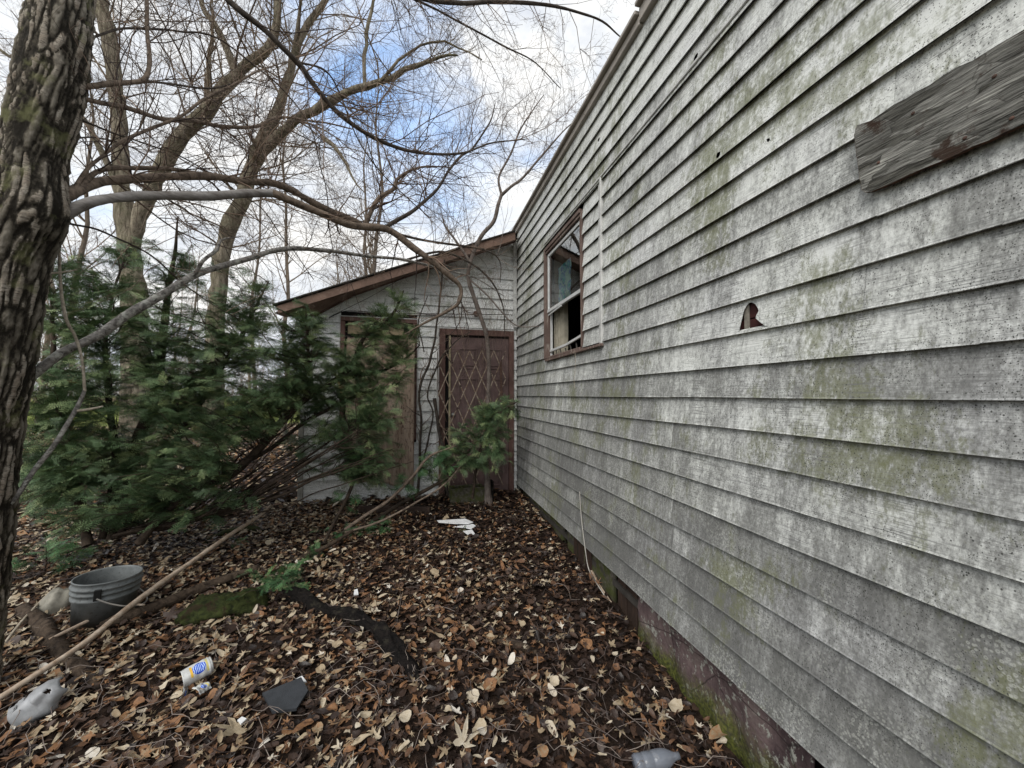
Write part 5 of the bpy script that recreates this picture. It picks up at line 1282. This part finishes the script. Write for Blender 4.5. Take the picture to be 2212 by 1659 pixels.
for cx, cy, rx, ry, z0, z1, n_, ti in EL:
    for _ in range(int(n_ * 1.55)):
        a = Y.r.uniform(0, 6.28); q_ = math.sqrt(Y.r.rand()); px, py = cx + rx * q_ * math.cos(a), cy + ry * q_ * math.sin(a)
        b = np.array(at(px, py, Y.r.uniform(z0, z1))); dd = src[:, :3] - b; dist_ = np.linalg.norm(dd, axis=1) + np.maximum(0, src[:, 2] - b[2] + .1) * 1.2 + Y.r.rand(len(src)) * .15
        s_ = src[int(np.argmin(dist_))]; a_ = s_[:3]
        L = np.linalg.norm(b - a_)
        if L > 1.1: a_ = b + (a_ - b) / L * 1.1
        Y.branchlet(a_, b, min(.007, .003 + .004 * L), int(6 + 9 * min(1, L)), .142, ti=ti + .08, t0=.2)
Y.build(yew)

# the small yew shoots before the gate
y2 = empty('young_yew', tuple(onG(985, 1085)), label='young yew with arching sprays growing in front of the lattice gate', cat='bush'); Y2 = Yew(9)
Y2.main([(800, 1130, 3.7, 10), (870, 1085, 3.85, 10), (960, 1035, 4.0, 8), (1000, 990, 4.05, 6), (1050, 935, 4.1, 4)], 'bark_yew', root=y2)
Y2.main([(1020, 1075, 4.15, 8), (1030, 1000, 4.1, 7), (1055, 930, 4.05, 6), (1085, 885, 4.0, 4), (1120, 865, 4.0, 2)], root=y2)
src = np.concatenate([p[int(len(p) * .35):] for p in Y2.pts])
for cx, cy, rx, ry, z0, z1, n_, ti in [(1080, 885, 62, 30, 3.9, 4.3, 30, .45), (1040, 930, 70, 35, 3.9, 4.3, 26, .42), (1010, 970, 80, 38, 3.9, 4.3, 26, .45), (960, 1000, 55, 40, 3.9, 4.3, 14, .5), (1060, 990, 50, 30, 3.9, 4.2, 12, .4)]:
    for _ in range(int(n_ * 1.5)):
        a = Y2.r.uniform(0, 6.28); q_ = math.sqrt(Y2.r.rand()); b = np.array(at(cx + rx * q_ * math.cos(a), cy + ry * q_ * math.sin(a), Y2.r.uniform(z0, z1)))
        b[0] = min(b[0], XW - .06); s_ = src[int(np.argmin(np.linalg.norm(src[:, :3] - b, axis=1)))]; Y2.branchlet(s_[:3], b, .003, 7, .125, ti=ti, t0=.2)
Y2.build(y2)
# stems that run from the ground between yew and doorway
y3 = empty('yew_shoot', tuple(onG(640, 1190)), label='low yew shoot with long bare stems reaching right past the foot of the plywood', cat='bush'); Y3 = Yew(12)
Y3.main([(745, 1145, 3.5, 9), (800, 1108, 3.6, 9), (850, 1072, 3.7, 8), (895, 1025, 3.8, 8), (930, 985, 3.9, 6), (985, 962, 4.0, 3)], 'bark_brown', root=y3)
Y3.main([(745, 1150, 3.45, 6), (830, 1122, 3.55, 6), (900, 1085, 3.7, 5), (960, 1045, 3.85, 4), (1000, 1000, 4., 3)], 'bark_brown', root=y3)
Y3.main([(700, 1175, 3.3, 8), (735, 1105, 3.5, 9), (760, 1050, 3.6, 9), (785, 985, 3.7, 7), (800, 940, 3.8, 4)], root=y3)
Y3.main([(520, 1262, 2.8, 10), (600, 1225, 2.95, 13), (690, 1188, 3.15, 12), (760, 1145, 3.4, 9)], 'rotlog', root=y3, src=False)
for cx, cy, rx, ry, z0, z1, n_, ti in [(935, 1000, 40, 30, 3.8, 4.1, 14, .55), (880, 1045, 50, 25, 3.7, 3.9, 8, .5), (800, 1000, 50, 45, 3.5, 3.9, 20, .45), (745, 1075, 40, 30, 3.4, 3.7, 5, .4)]:
    src = np.concatenate([p[int(len(p) * .2):] for p in Y3.pts])
    for _ in range(int(n_ * 1.4)):
        a = Y3.r.uniform(0, 6.28); q_ = math.sqrt(Y3.r.rand()); b = np.array(at(cx + rx * q_ * math.cos(a), cy + ry * q_ * math.sin(a), Y3.r.uniform(z0, z1)))
        s_ = src[int(np.argmin(np.linalg.norm(src[:, :3] - b, axis=1)))]; Y3.branchlet(s_[:3], b, .0025, 5, .10, ti=ti, t0=.2)
Y3.build(y3, 'yew_low')
def seedling(px, py, label, n_, sc, hgt, seed, mat='yew_low', spread=.18, brown=0):
    g = onG(px, py); root = empty('yew_seedling', (g.x, g.y, bumpz(g.x, g.y)), label=label, cat='plant'); Yg = Yew(seed)
    b0 = np.array([g.x, g.y, bumpz(g.x, g.y) - .01])
    P = np.array([b0, b0 + [.01, 0, hgt * .5], b0 + [.0, .01, hgt]]); t = Tubes(); t.add(P, [.005, .004, .002], 5, tint=.3); t.build('stem', M['bark_yew'], root)
    for _ in range(n_):
        b = b0 + np.array([Yg.r.normal(0, spread), Yg.r.normal(0, spread), hgt * Yg.r.uniform(.5, 1.2)]); Yg.branchlet(b0 + [0, 0, hgt * Yg.r.uniform(.2, .8)], b, .002, 5, sc, ti=.55, t0=.25)
    Yg.build(root, mat)
seedling(600, 1285, 'bright green yew seedling beside the end of the pale stick', 16, .10, .20, 1, spread=.11)
seedling(690, 1200, 'small yew seedling low in the leaves right of the bright one', 5, .09, .08, 2, spread=.10)
seedling(735, 1165, 'yew sprig among the leaves in front of the timber edging', 9, .09, .10, 3, spread=.12)
seedling(820, 1150, 'small yew sprig touching the front of the timber edging', 6, .09, .09, 4, spread=.08)
seedling(505, 1190, 'tiny yew sprig behind the mossy slab', 4, .08, .07, 5, spread=.07)
seedling(1005, 1155, 'tiny green sprig beside the white scraps', 3, .05, .04, 6, spread=.03)
seedling(95, 1240, 'yew sprig at the foot of the leaning tree', 14, .13, .22, 7, spread=.22, mat='yew_low')
# orange dead leaves caught in the branches
def caught(px, py, d, s, label, n_=5, seed=1):
    rr = random.Random(seed); c = at(px, py, d); mb_ = []
    Vv, Ff, o = [], [], 0
    for i in range(n_):
        tv, tf = TPL[rr.randrange(10)]; Rm = np.array(Matrix.Rotation(rr.uniform(0, 6), 3, 'Z') @ Matrix.Rotation(rr.uniform(-1.3, 1.3), 3, 'X') @ Matrix.Rotation(rr.uniform(-1.2, 1.2), 3, 'Y'))
        v = (tv @ Rm.T) * s * rr.uniform(.7, 1.1) + np.array([rr.uniform(-s, s) * .5, rr.uniform(-s, s) * .5, rr.uniform(-s, s) * .9]); Vv.append(v); Ff.append(tf + o); o += len(tv)
    col_ = .56 if seed != 7 else .9
    V_ = np.concatenate(Vv); return link('caught_leaves', mesh_np('caught_leaves', V_ + np.array(c), np.concatenate(Ff), 3, False, {'tint': np.full(len(V_), col_)}), M['leaf_stuff'], label=label, cat='leaves')
caught(732, 836, 3.5, .045, 'curled orange dead leaf cluster caught in the yew stems', 5, 1)
caught(585, 997, 3.0, .045, 'brown leaf clump hanging in the low bare yew stems', 5, 2)
caught(1064, 968, 3.95, .05, 'cream and orange dead leaf caught on the young yew at the gate', 3, 7)
caught(1048, 905, 4.0, .03, 'two small orange leaves caught higher on the young yew', 2, 4)
caught(150, 832, 2.6, .045, 'tan dead leaf hanging among the yew needles near the leaning tree', 1, 5)
# ------------------------------------------------------------------ things on the ground
def gp(px, py, lift=0.0): g = onG(px, py); return Vector((g.x, g.y, bumpz(g.x, g.y) + lift))
# bucket
bp = gp(222, 1345, .01); H = .255; r1, r0 = .15, .132
bucket = empty('bucket', tuple(bp), label='grimy grey plastic bucket half sunk in leaves under the yew', cat='bucket'); bucket.rotation_euler = (R(-3), R(3), 0)
def prof_r(z): return r0 + (r1 - r0) * z / H
pr = [(0, .01), (r0 - .004, .01), (r0, 0.0), (prof_r(.15), .15), (prof_r(.15) + .008, .155), (prof_r(.158) + .008, .165), (prof_r(.17), .170), (prof_r(.18), .186), (prof_r(.19) + .009, .190), (prof_r(.2) + .009, .198), (prof_r(.205), .203), (prof_r(.215), .216), (prof_r(.22) + .010, .220), (prof_r(.23) + .010, .229), (prof_r(.235) + .001, .234), (prof_r(.25), .252), (r1 + .004, .256), (r1 + .003, .262), (r1 - .004, .262), (r1 - .006, .255), (prof_r(.15) - .005, .15), (r0 - .006, .02), (0, .016)]
bm_ = MB().lathe(pr, 64); me = mesh_py('shell', bm_.V, bm_.F, True); sh_ = bpy.data.objects.new('shell', me); me.materials.append(M['bucket']); COL.objects.link(sh_); sh_.parent = bucket
def child(name, mb_, mat, par, smooth=False):
    me = mesh_py(name, mb_.V, mb_.F, smooth); me.materials.append(mat); o = bpy.data.objects.new(name, me); COL.objects.link(o); o.parent = par; return o
va = math.atan2(CAM.y - bp.y, CAM.x - bp.x)
ha = va - .25; er = prof_r(.2) + .012
ex, ey = math.cos(ha), math.sin(ha); tv = Vector((-ey, ex, 0)); nv = Vector((ex, ey, 0))
child('handle_lug', MB().obox(nv * er + Vector((0, 0, .20)), tv, nv, Vector((0, 0, 1)), .032, .014, .062, .003), M['blackplastic'], bucket)
t = Tubes(); P = []
for i in range(17):
    f = i / 16; th = ha + f * math.pi * .98; rr_ = er + .012 + .02 * math.sin(f * math.pi); P.append((math.cos(ha + f * math.pi) * rr_, math.sin(ha + f * math.pi) * rr_, .185 - .12 * math.sin(f * math.pi)))
t.add(np.array(P), .0042, 6); me = t.mesh('bail'); me.materials.append(M['wirep']); o = bpy.data.objects.new('bail', me); COL.objects.link(o); o.parent = bucket
P = [(r0 * .8 * math.cos(a), r0 * .8 * math.sin(a), .06 + .02 * mnoise.noise(Vector((math.cos(a) * 3, math.sin(a) * 3, 0)))) for a in [i * math.pi / 12 for i in range(24)]]
mb = MB(); mb.V = [Vector((0, 0, .075))] + [Vector(p) * 1.0 for p in P] + [Vector((p[0] * 1.2, p[1] * 1.2, .05)) for p in P]
mb.F = [(0, 1 + i, 1 + (i + 1) % 24) for i in range(24)] + [(1 + i, 25 + i, 25 + (i + 1) % 24, 1 + (i + 1) % 24) for i in range(24)]
child('leaf_muck', mb, M['soil'], bucket)

def blob(name, loc, rad, amp, mat, seed=0, sub=4, **k):
    """a lumpy closed lump: bag, stone"""
    import bmesh
    b_ = bmesh.new(); bmesh.ops.create_icosphere(b_, subdivisions=sub, radius=1)
    for v in b_.verts:
        c = v.co.normalized(); h = 1 + amp * mnoise.fractal(c * 1.6 + Vector((seed * 3.1, 0, 0)), 1.0, 2, 4); v.co = Vector((c.x * rad[0] * h, c.y * rad[1] * h, c.z * rad[2] * h))
    me = bpy.data.meshes.new(name); b_.to_mesh(me); b_.free()
    for p in me.polygons: p.use_smooth = True
    me.materials.append(mat); o = bpy.data.objects.new(name, me); COL.objects.link(o); o.location = loc; return tag(o, **k)
blob('stone', gp(128, 1318, .02) , (.10, .08, .12), .25, simple('pale_dirty_stone', (.20, .19, .16), .9, .4, 16), 2, label='pale lumpy stone standing behind the grey bucket', cat='stone')

# crushed jug: one bent half shell with handle ridge and holes in the outline
def jug():
    c = at(100, 1448, 1.72); g = Vector((c.x, c.y, bumpz(c.x, c.y))); root = empty('broken_jug', tuple(g), label='broken cloudy white plastic jug lying under the pale stick', cat='jug')
    V, Fc = [], []; n, m = 40, 26
    for i in range(n + 1):
        for j in range(m + 1):
            u, v_ = i / n, j / m; a = -1.5 + 3.2 * v_
            ln = .20; taper = .40 + .60 * min(1, (u * 2.0)) ** .6 if u < .5 else 1.0 - .25 * (u - .5)
            rr_ = .074 * taper * (1 + .16 * mnoise.noise(Vector((u * 4, v_ * 4, 1)))) + .012 * math.exp(-((v_ - .5) / .06) ** 2) * (1 if .15 < u < .5 else 0)
            x = (u - .5) * ln; y = math.sin(a) * rr_; z = math.cos(a) * rr_ + .012 * math.sin(u * 9)
            if mnoise.noise(Vector((u * 5 + 3, v_ * 5, 7))) > .30 and (u > .55) and v_ < .45: x -= .03
            V.append((x, y, z))
    for i in range(n):
        for j in range(m):
            u, v_ = i / n, j / m
            if u > .62 and v_ < .30 + .12 * math.sin(u * 25): continue
            if (u - .12) ** 2 / .002 + (v_ - .52) ** 2 / .004 < 1: continue
            a = i * (m + 1) + j; Fc.append((a, a + 1, a + m + 2, a + m + 1))
    me = mesh_py('shell', V, Fc, True); me.materials.append(M['jug']); o = bpy.data.objects.new('shell', me); COL.objects.link(o); o.parent = root; o.location = (0, 0, .055); o.scale = (.8, .95, .95); o.rotation_euler = (R(-50), R(38), R(-165))
    md = o.modifiers.new('t', 'SOLIDIFY'); md.thickness = .0015
jug()
# torn carrier piece near it
# the drinks can, split in three pieces
q = NM('printed_can', 0.35, 0.5); ob_ = q.obj; ux = q.sep(ob_, 0); 
import_uv = q.n('ShaderNodeUVMap'); uu = q.sep(import_uv.outputs[0], 0); vv = q.sep(import_uv.outputs[0], 1)
def band(f, a, b_, s_=.01): return q.math('MULTIPLY', q.ramp(f, [(a - s_, 0), (a, 1)]), q.ramp(f, [(b_, 1), (b_ + s_, 0)]))
c = q.ramp(q.noise(40, 5, .6, vec=ob_), [(0.3, (.42, .43, .42)), (0.7, (.66, .67, .67))])
du = q.math('MULTIPLY', q.math('SUBTRACT', uu, .55), 1.0); dv = q.math('SUBTRACT', vv, .50)
rd = q.math('SQRT', q.math('ADD', q.math('MULTIPLY', q.math('MULTIPLY', du, du), 13.0), q.math('MULTIPLY', q.math('MULTIPLY', dv, dv), 16.0)))
wv = q.n('ShaderNodeTexWave', wave_type='BANDS', bands_direction='X'); q.lk(import_uv.outputs[0], wv.inputs['Vector']); wv.inputs['Scale'].default_value = 5.5; wv.inputs['Distortion'].default_value = 6; wv.inputs['Detail'].default_value = 2
logo = q.mix(q.math('MULTIPLY', q.ramp(wv.outputs[1], [(0.62, 0), (0.70, 1)]), band(vv, .36, .66)), (.012, .06, .50), (.45, .60, .85))
c = q.mix(q.ramp(rd, [(0.78, 1), (0.84, 0)]), c, logo)
c = q.mix(band(vv, .44, .56, .03) and q.math('MULTIPLY', band(uu, .26, .33), band(vv, .30, .70)), c, (.70, .42, .05))
c = q.mix(q.math('MULTIPLY', band(uu, .78, .84), band(vv, .25, .72)), c, (.62, .55, .20))
q.set('Metallic', .1); M['can'] = q.col(c)
def can_shell(a0, a1, rad, L, crush, seed, nn=36, mm=18):
    V, Fc, UV = [], [], []
    for i in range(nn + 1):
        for j in range(mm + 1):
            u, v_ = i / nn, j / mm; a = a0 + (a1 - a0) * v_; e = max(0, u - .88) / .12
            r_ = rad * (1 - .16 * e * e) * (1 + crush * mnoise.noise(Vector((u * 5, v_ * 4, seed)))) + .0018 * math.sin(max(0, u - .84) * 160) * (u > .84)
            V.append(((u - .5) * L, math.sin(a) * r_, math.cos(a) * r_)); UV.append((u, v_))
    for i in range(nn):
        for j in range(mm): a = i * (mm + 1) + j; Fc.append((a, a + 1, a + mm + 2, a + mm + 1))
    me = mesh_py('can_shell', V, Fc, True); uv = me.uv_layers.new(name='UVMap')
    for l in me.loops: uv.data[l.index].uv = UV[l.vertex_index]
    me.materials.append(M['can']); return me
cp_ = gp(425, 1482, .03)
cp_.z += .03
canr = empty('drinks_can', tuple(cp_), label='torn white drinks can with a blue round logo and yellow marks lying among leaves', cat='can')
view = math.atan2(ray(425, 1475).y, ray(425, 1475).x)
def putc(name, me, off, rot):
    o = bpy.data.objects.new(name, me); COL.objects.link(o); o.parent = canr; o.location = off; o.rotation_euler = rot; md = o.modifiers.new('t', 'SOLIDIFY'); md.thickness = .0006; return o
putc('can_body', can_shell(-1.7, 1.7, .040, .118, .10, 1), (0, 0, .012), (R(38), R(-6), view - R(78)))
o = putc('torn_flap', can_shell(-.9, .6, .036, .075, .2, 5), (0, 0, 0), (R(20), R(15), view - R(40))); o.location = tuple(gp(428, 1512, .035) - cp_)
o = putc('torn_flap', can_shell(-1.2, .4, .034, .04, .1, 9), (0, 0, 0), (R(70), R(35), view - R(30))); o.location = tuple(gp(383, 1508, .03) - cp_)

# dark tile
tp = [gp(566, 1530, .065), gp(650, 1503, .085), gp(665, 1528, .075), gp(640, 1562, .06), gp(588, 1566, .055)]
MB().prism(tp, Vector((0, 0, -.012))).build('tile', M['slate'], label='flat charcoal tile fragment lying on the leaves', cat='tile')
# logs and sticks
def log(name, rows, lifts, mat, k=18, rough=.0, seed=1, **kw):
    """rows: (px, py, width px) on the ground; a lumpy tube"""
    pts = []
    for (px, py, w), lf in zip(rows, lifts):
        g = gp(px, py); d = (g - CAM).dot(ray(px, py).normalized()) * 0 + (CR.transposed() @ (g - CAM)).z * -1; sec = math.sqrt(1 + ((px - 1106) / F) ** 2); r_ = w * d / (2 * F * sec ** .5); pts.append((g.x, g.y, g.z + lf + r_ * .55, r_))
    P = spline(pts, .018); n = len(P); T = np.gradient(P[:, :3], axis=0); T /= np.linalg.norm(T, axis=1, keepdims=True)
    A_ = np.cross(T, [0, 0, 1.]); A_ /= np.linalg.norm(A_, axis=1, keepdims=True); B_ = np.cross(T, A_); V = []
    for i in range(n):
        for j in range(k):
            th = 2 * math.pi * j / k; h = 1 + rough * mnoise.fractal(Vector((math.cos(th) * 1.5, math.sin(th) * 1.5, i * .10 + seed * 5)), 1, 2, 4) + rough * .45 * mnoise.noise(Vector((math.cos(th) * 5, math.sin(th) * 5, i * .45 + seed))); rr_ = P[i, 3] * h
            V.append(P[i, :3] + (A_[i] * math.cos(th) + B_[i] * math.sin(th)) * rr_)
    Fc = [(i * k + j, i * k + (j + 1) % k, (i + 1) * k + (j + 1) % k, (i + 1) * k + j) for i in range(n - 1) for j in range(k)]; Fc += [tuple(range(k))[::-1], tuple((n - 1) * k + j for j in range(k))]
    return link(name, mesh_py(name, V, Fc, True), mat, None, **kw)
log('log', [(610, 1290, 20), (640, 1300, 31), (700, 1328, 23), (760, 1348, 27), (800, 1362, 20), (830, 1392, 34), (865, 1432, 36), (894, 1462, 24), (914, 1505, 7)], [.0, .01, .015, .02, .02, .015, .01, 0, -.01], M['charred'], k=32, rough=.55, label='long crooked wet black log lying across the leaves', cat='log')
log('stick', [(-40, 1572, 15), (60, 1512, 15), (180, 1437, 14), (270, 1370, 14), (340, 1318, 14), (380, 1293, 12), (420, 1268, 11), (500, 1218, 9), (560, 1182, 7), (584, 1164, 6)], [.07, .08, .10, .12, .14, .16, .18, .22, .25, .28], M['stick'], k=10, rough=.18, seed=3, label='long pale peeled stick lying diagonally over the left foreground', cat='stick')
log('log', [(130, 1382, 26), (210, 1366, 28), (300, 1344, 28), (400, 1300, 24), (480, 1268, 20), (560, 1240, 16)], [.0, .01, .02, .03, .03, .03], M['rotlog'], rough=.22, seed=4, label='long brown rotting branch lying behind the pale stick', cat='log')
log('log', [(385, 1345, 30), (430, 1338, 74), (490, 1325, 76), (545, 1310, 62), (575, 1295, 24)], [-.01, -.02, -.02, -.02, -.01], M['mosslog'], k=40, rough=.5, seed=6, label='short fat moss covered stump piece under the brown branch', cat='log')
log('log', [(50, 1325, 30), (95, 1370, 36), (140, 1430, 34), (195, 1475, 28), (230, 1500, 10)], [.03, .02, .01, 0, -.01], M['rotlog'], k=14, rough=.4, seed=8, label='split rotten plank sloping down left of the bucket', cat='log')
log('log', [(1070, 1388, 8), (1095, 1390, 17), (1140, 1402, 16), (1172, 1412, 5)], [0, 0, 0, 0], M['rotlog'], k=10, rough=.5, seed=9, label='small split piece of wet rotten wood in the middle of the leaves', cat='wood')
log('log', [(440, 1180, 8), (480, 1160, 18), (540, 1150, 20), (565, 1155, 8)], [0, 0, 0, 0], M['mosslog'], k=12, rough=.3, seed=10, label='small mossy branch piece in the leaves behind the pale stick', cat='log')
log('stick', [(105, 1408, 9), (190, 1375, 9), (260, 1345, 8), (312, 1340, 5)], [.05, .07, .08, .08], M['stick'], k=8, rough=.1, seed=13, label='short yellowish stick lying across the foot of the bucket', cat='stick')
log('stick', [(2, 1410, 7), (45, 1365, 7), (95, 1318, 5), (132, 1295, 3)], [.03, .06, .09, .12], M['bark_dead'], k=7, rough=.1, seed=14, label='thin dead stick at the left edge beside the leaning tree', cat='stick')
log('stick', [(1275, 1240, 6), (1292, 1272, 6), (1320, 1310, 5)], [.03, .02, .01], M['stick'], k=7, rough=.1, seed=15, label='tan stick lying by the foundation', cat='stick')
# timber edging in front of the annex
a, b_ = gp(775, 1112, .03), gp(930, 1112, .03)
MB().bar(a, b_, .05, .12, c=.006).build('timber_edging', M['timber'], label='dark wet timber edging lying before the boarded opening', cat='timber')
# concrete block with cores, mossy
cb = onG(1008, 1086); cb = Vector((cb.x, cb.y, bumpz(cb.x, cb.y) - .02)); L_b, D_b, H_b = .40, .19, .205
blk = MB(); xs = [-L_b / 2, -L_b / 2 + .035, -.075, -.045, .045, .075, L_b / 2 - .035, L_b / 2]
blk.box(-L_b / 2, L_b / 2, -D_b / 2, -D_b / 2 + .034, 0, H_b, .005).box(-L_b / 2, L_b / 2, D_b / 2 - .034, D_b / 2, 0, H_b, .005)
for x0, x1 in ((xs[0], xs[1]), (xs[2], xs[3]), (xs[4], xs[5]), (xs[6], xs[7])): blk.box(x0 + .001, x1 - .001, -D_b / 2 + .033, D_b / 2 - .033, 0, H_b - .002, .004)
blk.box(-L_b / 2 + .01, L_b / 2 - .01, -D_b / 2 + .033, D_b / 2 - .033, 0, .10)
me = mesh_py('concrete_block', blk.V, blk.F); me.materials.append(M['block']); o = bpy.data.objects.new('concrete_block', me); COL.objects.link(o); o.location = cb; o.rotation_euler = (0, 0, R(3)); tag(o, 'moss covered hollow concrete block standing before the lattice gate', 'concrete block')
# dark post stub beside the block
pz = onG(1060, 1085)
MB().box(pz.x - .045, pz.x + .03, pz.y - .03, pz.y + .05, pz.z - .05, pz.z + .26, .008).build('post_stub', M['charred'], label='short black rotten post stub beside the mossy concrete block', cat='post')
# white scraps
def scrap(pts, lab, h=.006, lift=.05):
    MB().prism([gp(x, y, lift) for x, y in pts], Vector((0, 0, -h))).build('scrap', M['whitebits'], label=lab, cat='scrap')
scrap([(944, 1136), (1005, 1136), (1022, 1143), (1012, 1147), (985, 1146), (948, 1140)], 'white painted strip of siding lying in the leaves before the gate', lift=.065)
scrap([(980, 1149), (1022, 1144), (1028, 1148), (1018, 1156), (1002, 1152)], 'broken white triangle lying against the white strip')
scrap([(1000, 1160), (1020, 1158), (1026, 1168), (1010, 1168)], 'small white chip lying in front of the broken white triangle')
scrap([(490 / 2.0 + 520, 1290), (772, 1288), (774, 1298), (764, 1299)], 'tiny bluish white cap in the leaves left of the black log', .01, .05)
scrap([(852, 2 + 1492), (858, 1486), (876, 1498), (866, 1502)], 'small white paper bit behind the charcoal tile') if False else None
scrap([(640, 1490), (652, 1484), (662, 1496), (650, 1498)], 'small white torn paper bit at the corner of the charcoal tile')
scrap([(512, 1590), (522, 1582), (532, 1586), (520, 1598)], 'narrow white scrap standing beside an orange leaf', .006, .06)
# clear plastic bottle at the bottom edge
q = NM('clear_plastic', 0.12, 0.5); q.set('Base Color', (.20, .22, .26)); q.set('Alpha', .7); M['clear'] = q.m
cb_ = gp(1405, 1665, .05)
pr = [(0, 0), (.028, 0), (.033, .006), (.033, .03), (.031, .034), (.033, .038), (.033, .07), (.031, .074), (.033, .078), (.033, .115), (.030, .135), (.018, .16), (.013, .17), (.013, .188), (.0, .188)]
bt = MB().lathe(pr, 30); me = mesh_py('plastic_bottle', bt.V, bt.F, True); me.materials.append(M['clear']); o = bpy.data.objects.new('plastic_bottle', me); COL.objects.link(o)
o.location = cb_ - Vector((.07, 0, 0)); o.rotation_euler = (0, R(86), R(-6)); tag(o, 'clear crushed plastic bottle lying in the leaves at the bottom edge', 'bottle')

# brush on the far side that closes the view between trunks
Gb = Grow(90, .16, (0, 0, .12), 3.5); 
for i_ in range(420):
    rr_ = Gb.r; px, d = rr_.uniform(-250, 1000), rr_.uniform(24, 44); p = at(px, 850, d); b0 = np.array([p.x, p.y, .2])
    Gb.shoot(b0, np.array([rr_.normal(0, .4), rr_.normal(0, .4), 1]), rr_.uniform(2, 5.0), .028, 1, 3)
Gb.t.build('thicket', M['twig_back'], label='far off thicket of bare brush beyond the lawn', cat='thicket', kind='stuff')
